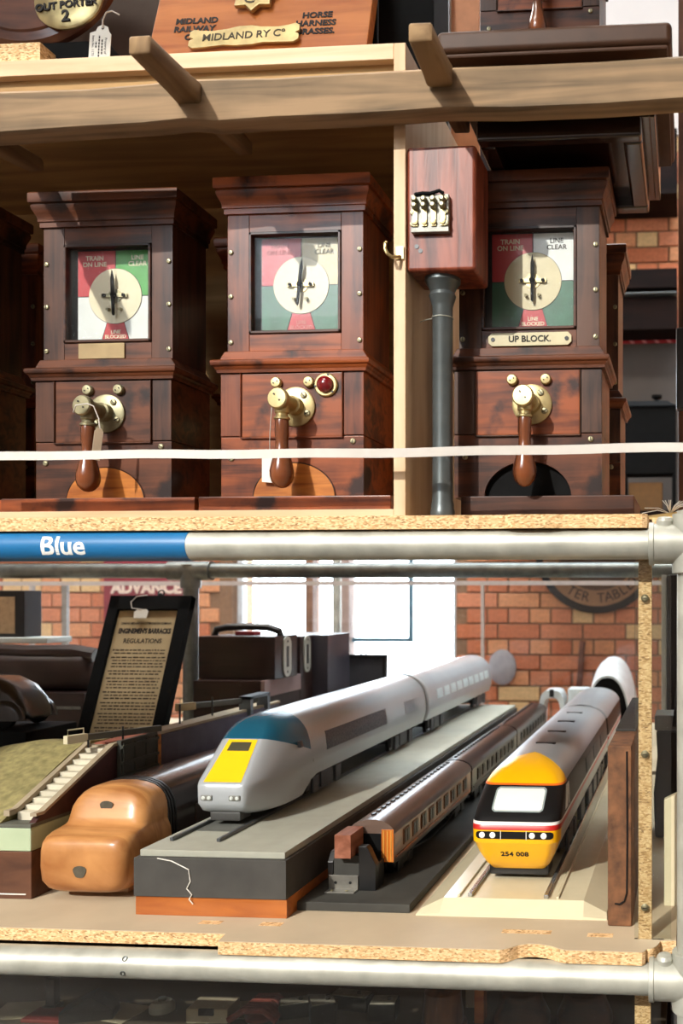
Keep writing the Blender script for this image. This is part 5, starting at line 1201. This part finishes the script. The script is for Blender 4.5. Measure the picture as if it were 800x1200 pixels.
# ---- neighbouring bay behind the acrylic at right
cp = thing('cream_panel', 'cream slanted panel beyond the acrylic sheet at right', 'panel', (XU(778, 1.62), 1.60, ZLT))
MB().prism([(0, 0), (.34, 0), (.34, .20), (.03, .20), (.0, .185)], 'y', 0, .02).build('board', M_crm, cp, bevel=.002)
MB().bar((.035, -.002, .20), (.10, -.002, .09), .003, .003).build('groove', M_mahd, cp, smooth=0)
o = thing('iron_casting', 'black iron casting with grey cap beyond the acrylic at right', 'casting', (XU(783, 2.1)+.025, 2.1, ZLT))
MB().loft([[(x*s, y*s, z) for x, y in ((-.055, -.05), (.06, -.05), (.07, .05), (-.05, .05))] for s, z in ((1, 0), (1.05, .10), (.9, .18), (.95, .24))]).build('casting', M_black, o, bevel=.006)
MB().box((-.055, -.05, .24), (.06, .05, .275)).build('cap', mat('grey casting cap', '5f605c', .5), o, bevel=.004)
MB().cyl((-.01, -.055, .25), (.012, -.05, .45), .006, n=10).build('spindle', M_black, o)
o = thing('black_cabinet', 'black upright cabinet beyond the acrylic at the right margin', 'cabinet', (XU(796, 2.5), 2.5, ZLT))
MB().box((-.035, 0, 0), (.2, .2, .60)).build('body', M_black, o, bevel=.004); MB().box((-.050, .02, .0), (-.037, .2, .60)).build('white_edge', M_white, o, smooth=0)

# ------------------------------------------------------------------ showcase under the lower shelf
ZS = -.86
sc_ = thing('glazed_showcase', 'dark glazed showcase table under the lower shelf holding small iron relics', 'showcase', (-.9, 1.46, ZF))
MB().box((-1.3, .0, ZS-.02-ZF), (.86, 1.0, ZS-ZF)).build('display_board', mat('dark showcase cloth', '54493a', .9, var=.15, vscale=6), sc_, smooth=0)
MB().box((-1.3, 1.0, ZS-.02-ZF), (.86, 1.02, -.62-ZF)).build('back_board', M_blackm, sc_, smooth=0)
MB().box((-1.3, -.004, ZS-.02-ZF), (.86, 0, -.62-ZF)).build('front_glass', M_acr, sc_, smooth=0)
for x in (-1.28, .84):
    for y in (.02, .98): MB().box((x-.02, y-.02, 0), (x+.02, y+.02, ZS-.02-ZF)).build('leg', M_dk, sc_, smooth=0)
MB().box((XU(745, 1.5)+.9, .003, ZS-ZF), (XU(763, 1.5)+.9, .02, -.62-ZF)).build('chip_strip', M_chip, sc_, smooth=0)
for u in (152, 205): MB().box((XU(u, 2.1)+.9, .66, ZS-ZF), (XU(u+10, 2.1)+.9, .68, -.62-ZF)).build('divider', M_dk, sc_, smooth=0)
def on(u, v): t = -ZS*FPX/(v-PV); return ray(u, v)*t
def relic(name, label, cat, u, v, size, m, rot=0, tilt=0, group=None, bev=.003):
    p = on(u, v); t = thing(name, label, cat, (p.x, p.y, ZS), (0, tilt, rot), group)
    sx, sy, sz = size; MB().box((-sx/2, -sy/2, 0), (sx/2, sy/2, sz)).build('body', m, t, bevel=bev); return t, p
M_rel = mat('relic iron', '24221f', .45, .4, var=.4, vscale=40); M_relw = mat('dusty paper', 'b0a48c', .8, var=.1)
t, p = relic('red_folder', 'red folder lying in the dark showcase at bottom left', 'folder', 60, 1192, (.09, .06, .008), mat('red folder', '7a1f1a', .6))
for u, v, l, r in ((30, 1184, 'buff sheet lying left of the red folder', .2), (135, 1186, 'buff sheet behind the black wedge in the showcase', -.2), (275, 1184, 'buff sheet near the woven red pouch in the showcase', .1)):
    relic('paper_sheet', l, 'paper', u, v, (.11, .08, .0015), M_relw, r, group='sheets in the showcase', bev=0)
t, p = relic('iron_wedge', 'black iron wedge lying between the showcase sheets', 'relic', 105, 1192, (.10, .05, .02), M_rel, .3)
MB().prism([(-.05, .02), (.05, .02), (.01, .05)], 'y', -.025, .025).build('ridge', M_rel, t)
t, p = relic('iron_bracket', 'small black iron bracket standing left of the wedge', 'relic', 62, 1182, (.03, .03, .01), M_rel)
MB().box((-.010, -.01, .01), (.010, .01, .07)).build('shank', M_rel, t, bevel=.003); MB().lathe([(.012, 0), (.018, .008), (.012, .016)], (0, 0, .064), (0, 0, 1), 14).build('head', M_rel, t)
p = on(190, 1184); o = thing('metal_cap', 'round bright metal cap in the showcase', 'cap', (p.x, p.y, ZS)); MB().lathe([(.025, 0), (.025, .012), (.018, .02), (.001, .022)], (0, 0, 0), (0, 0, 1), 20).build('cap', M_galv, o)
MB().lathe([(.008, 0), (.008, .006), (.001, .007)], (0, 0, .021), (0, 0, 1), 12).build('knob', M_galvdk, o)
t, p = relic('tin_box', 'buff tin box with dark clasp in the showcase', 'box', 250, 1192, (.085, .06, .03), M_relw, .05)
MB().box((-.015, -.034, .018), (.015, -.029, .031)).build('clasp', M_rel, t, smooth=0)
p = on(305, 1192); o = thing('woven_pouch', 'reddish woven pouch in the showcase', 'pouch', (p.x, p.y, ZS))
b = MB()
for i in range(7): b.tube([(-.05+i*.003, -.035+i*.012, .008), (-.02, -.03+i*.011, .026), (.02, -.03+i*.011, .028), (.05-i*.002, -.035+i*.012, .010)], .0068, 8)
b.build('pouch', mat('faded red wool', '7a3a30', .9, var=.3, vscale=70), o)
MB().lathe([(.03, 0), (.03, .006), (.018, .012)], (0, .0, 0), (0, 0, 1), 14).build('base', mat('faded red wool', '7a3a30', .9), o)
for i, (u, v, s, r, l) in enumerate(((345, 1190, (.06, .035, .03), .4, 'leftmost iron rail clip with pale top in the showcase'), (376, 1183, (.07, .03, .025), .1, 'iron rail clip behind the others, second from left'), (412, 1181, (.085, .035, .03), -.15, 'largest iron rail clip with speckled top in the showcase'), (378, 1196, (.05, .04, .04), .5, 'front iron rail clip, nearest the showcase glass'), (450, 1192, (.055, .045, .035), .1, 'rightmost black rail clip in the showcase'))):
    t, p = relic('rail_clip', l, 'relic', u, v, s, M_rel, r, group='iron rail clips in the showcase')
    MB().box((-s[0]/2*.9, -s[1]/2*.9, s[2]-.001), (s[0]/2*.9, s[1]/2*.9, s[2]+.002)).build('top_face', mat('worn iron face', '8c877a', .5, .3, var=.3, vscale=60), t, bevel=.001)
    MB().lathe([(.005, 0), (.004, .004)], (s[0]*.2, 0, s[2]+.002), (0, 0, 1), 10).build('stud', M_rel, t)
def spindle(u, w0, h, m, label, r0, r1):
    p = on(u, 1205); o = thing('turned_post', label, 'post', (p.x, p.y, ZS), (0, 0, 0), 'turned wooden posts in the showcase')
    MB().lathe([(r0, 0), (r0*1.02, .03), (r1*1.02, h*.7), (r1, h*.9), (r1*.75, h*.97), (r1*.2, h)], (0, 0, 0), (0, 0, 1), 24).build('shaft', m, o); MB().lathe([(r0*1.2, 0), (r0*1.2, .012), (r0, .014)], (0, 0, 0), (0, 0, 1), 24).build('foot', m, o)
M_rw = wood('showcase brown wood', '3a1e10', '7a4a28', (30, 30, 4), .35, .3)
spindle(519, 0, .085, M_rw, 'short golden brown turned post in the showcase', .04, .036)
spindle(612, 0, .085, M_mahd, 'dark tapered turned post in the showcase, right of the orange slat', .055, .04); spindle(685, 0, .085, M_mahd, 'dark tapered turned post nearest the chipboard strip in the showcase', .055, .042)
p = on(561, 1200); o = MB().box((-.010, 0, 0), (.010, .03, .10)).build('orange_slat', M_orange, None, (p.x, p.y, ZS), bevel=.002); tag(o, 'orange wooden slat upright in the showcase between turned posts', 'slat')
p = on(548, 1190); o = MB().box((-.013, 0, 0), (.013, .004, .05)).build('buff_label', M_relw, None, (p.x, p.y+.035, ZS), smooth=0); tag(o, 'small buff card upright left of the orange slat', 'card')
p = on(778, 1200); o = thing('steel_lamp', 'white and black lamp body beside the showcase at bottom right', 'lamp', (XU(775, 2.62), 2.62, ZF))
MB().lathe([(.05, 0), (.05, .15), (.036, .20), (.036, .27), (.03, .275)], (0, 0, 0), (0, 0, 1), 24).build('body', M_black, o); MB().lathe([(.033, .274), (.034, .32), (.018, .36)], (0, 0, 0), (0, 0, 1), 24).build('white_top', M_white, o)
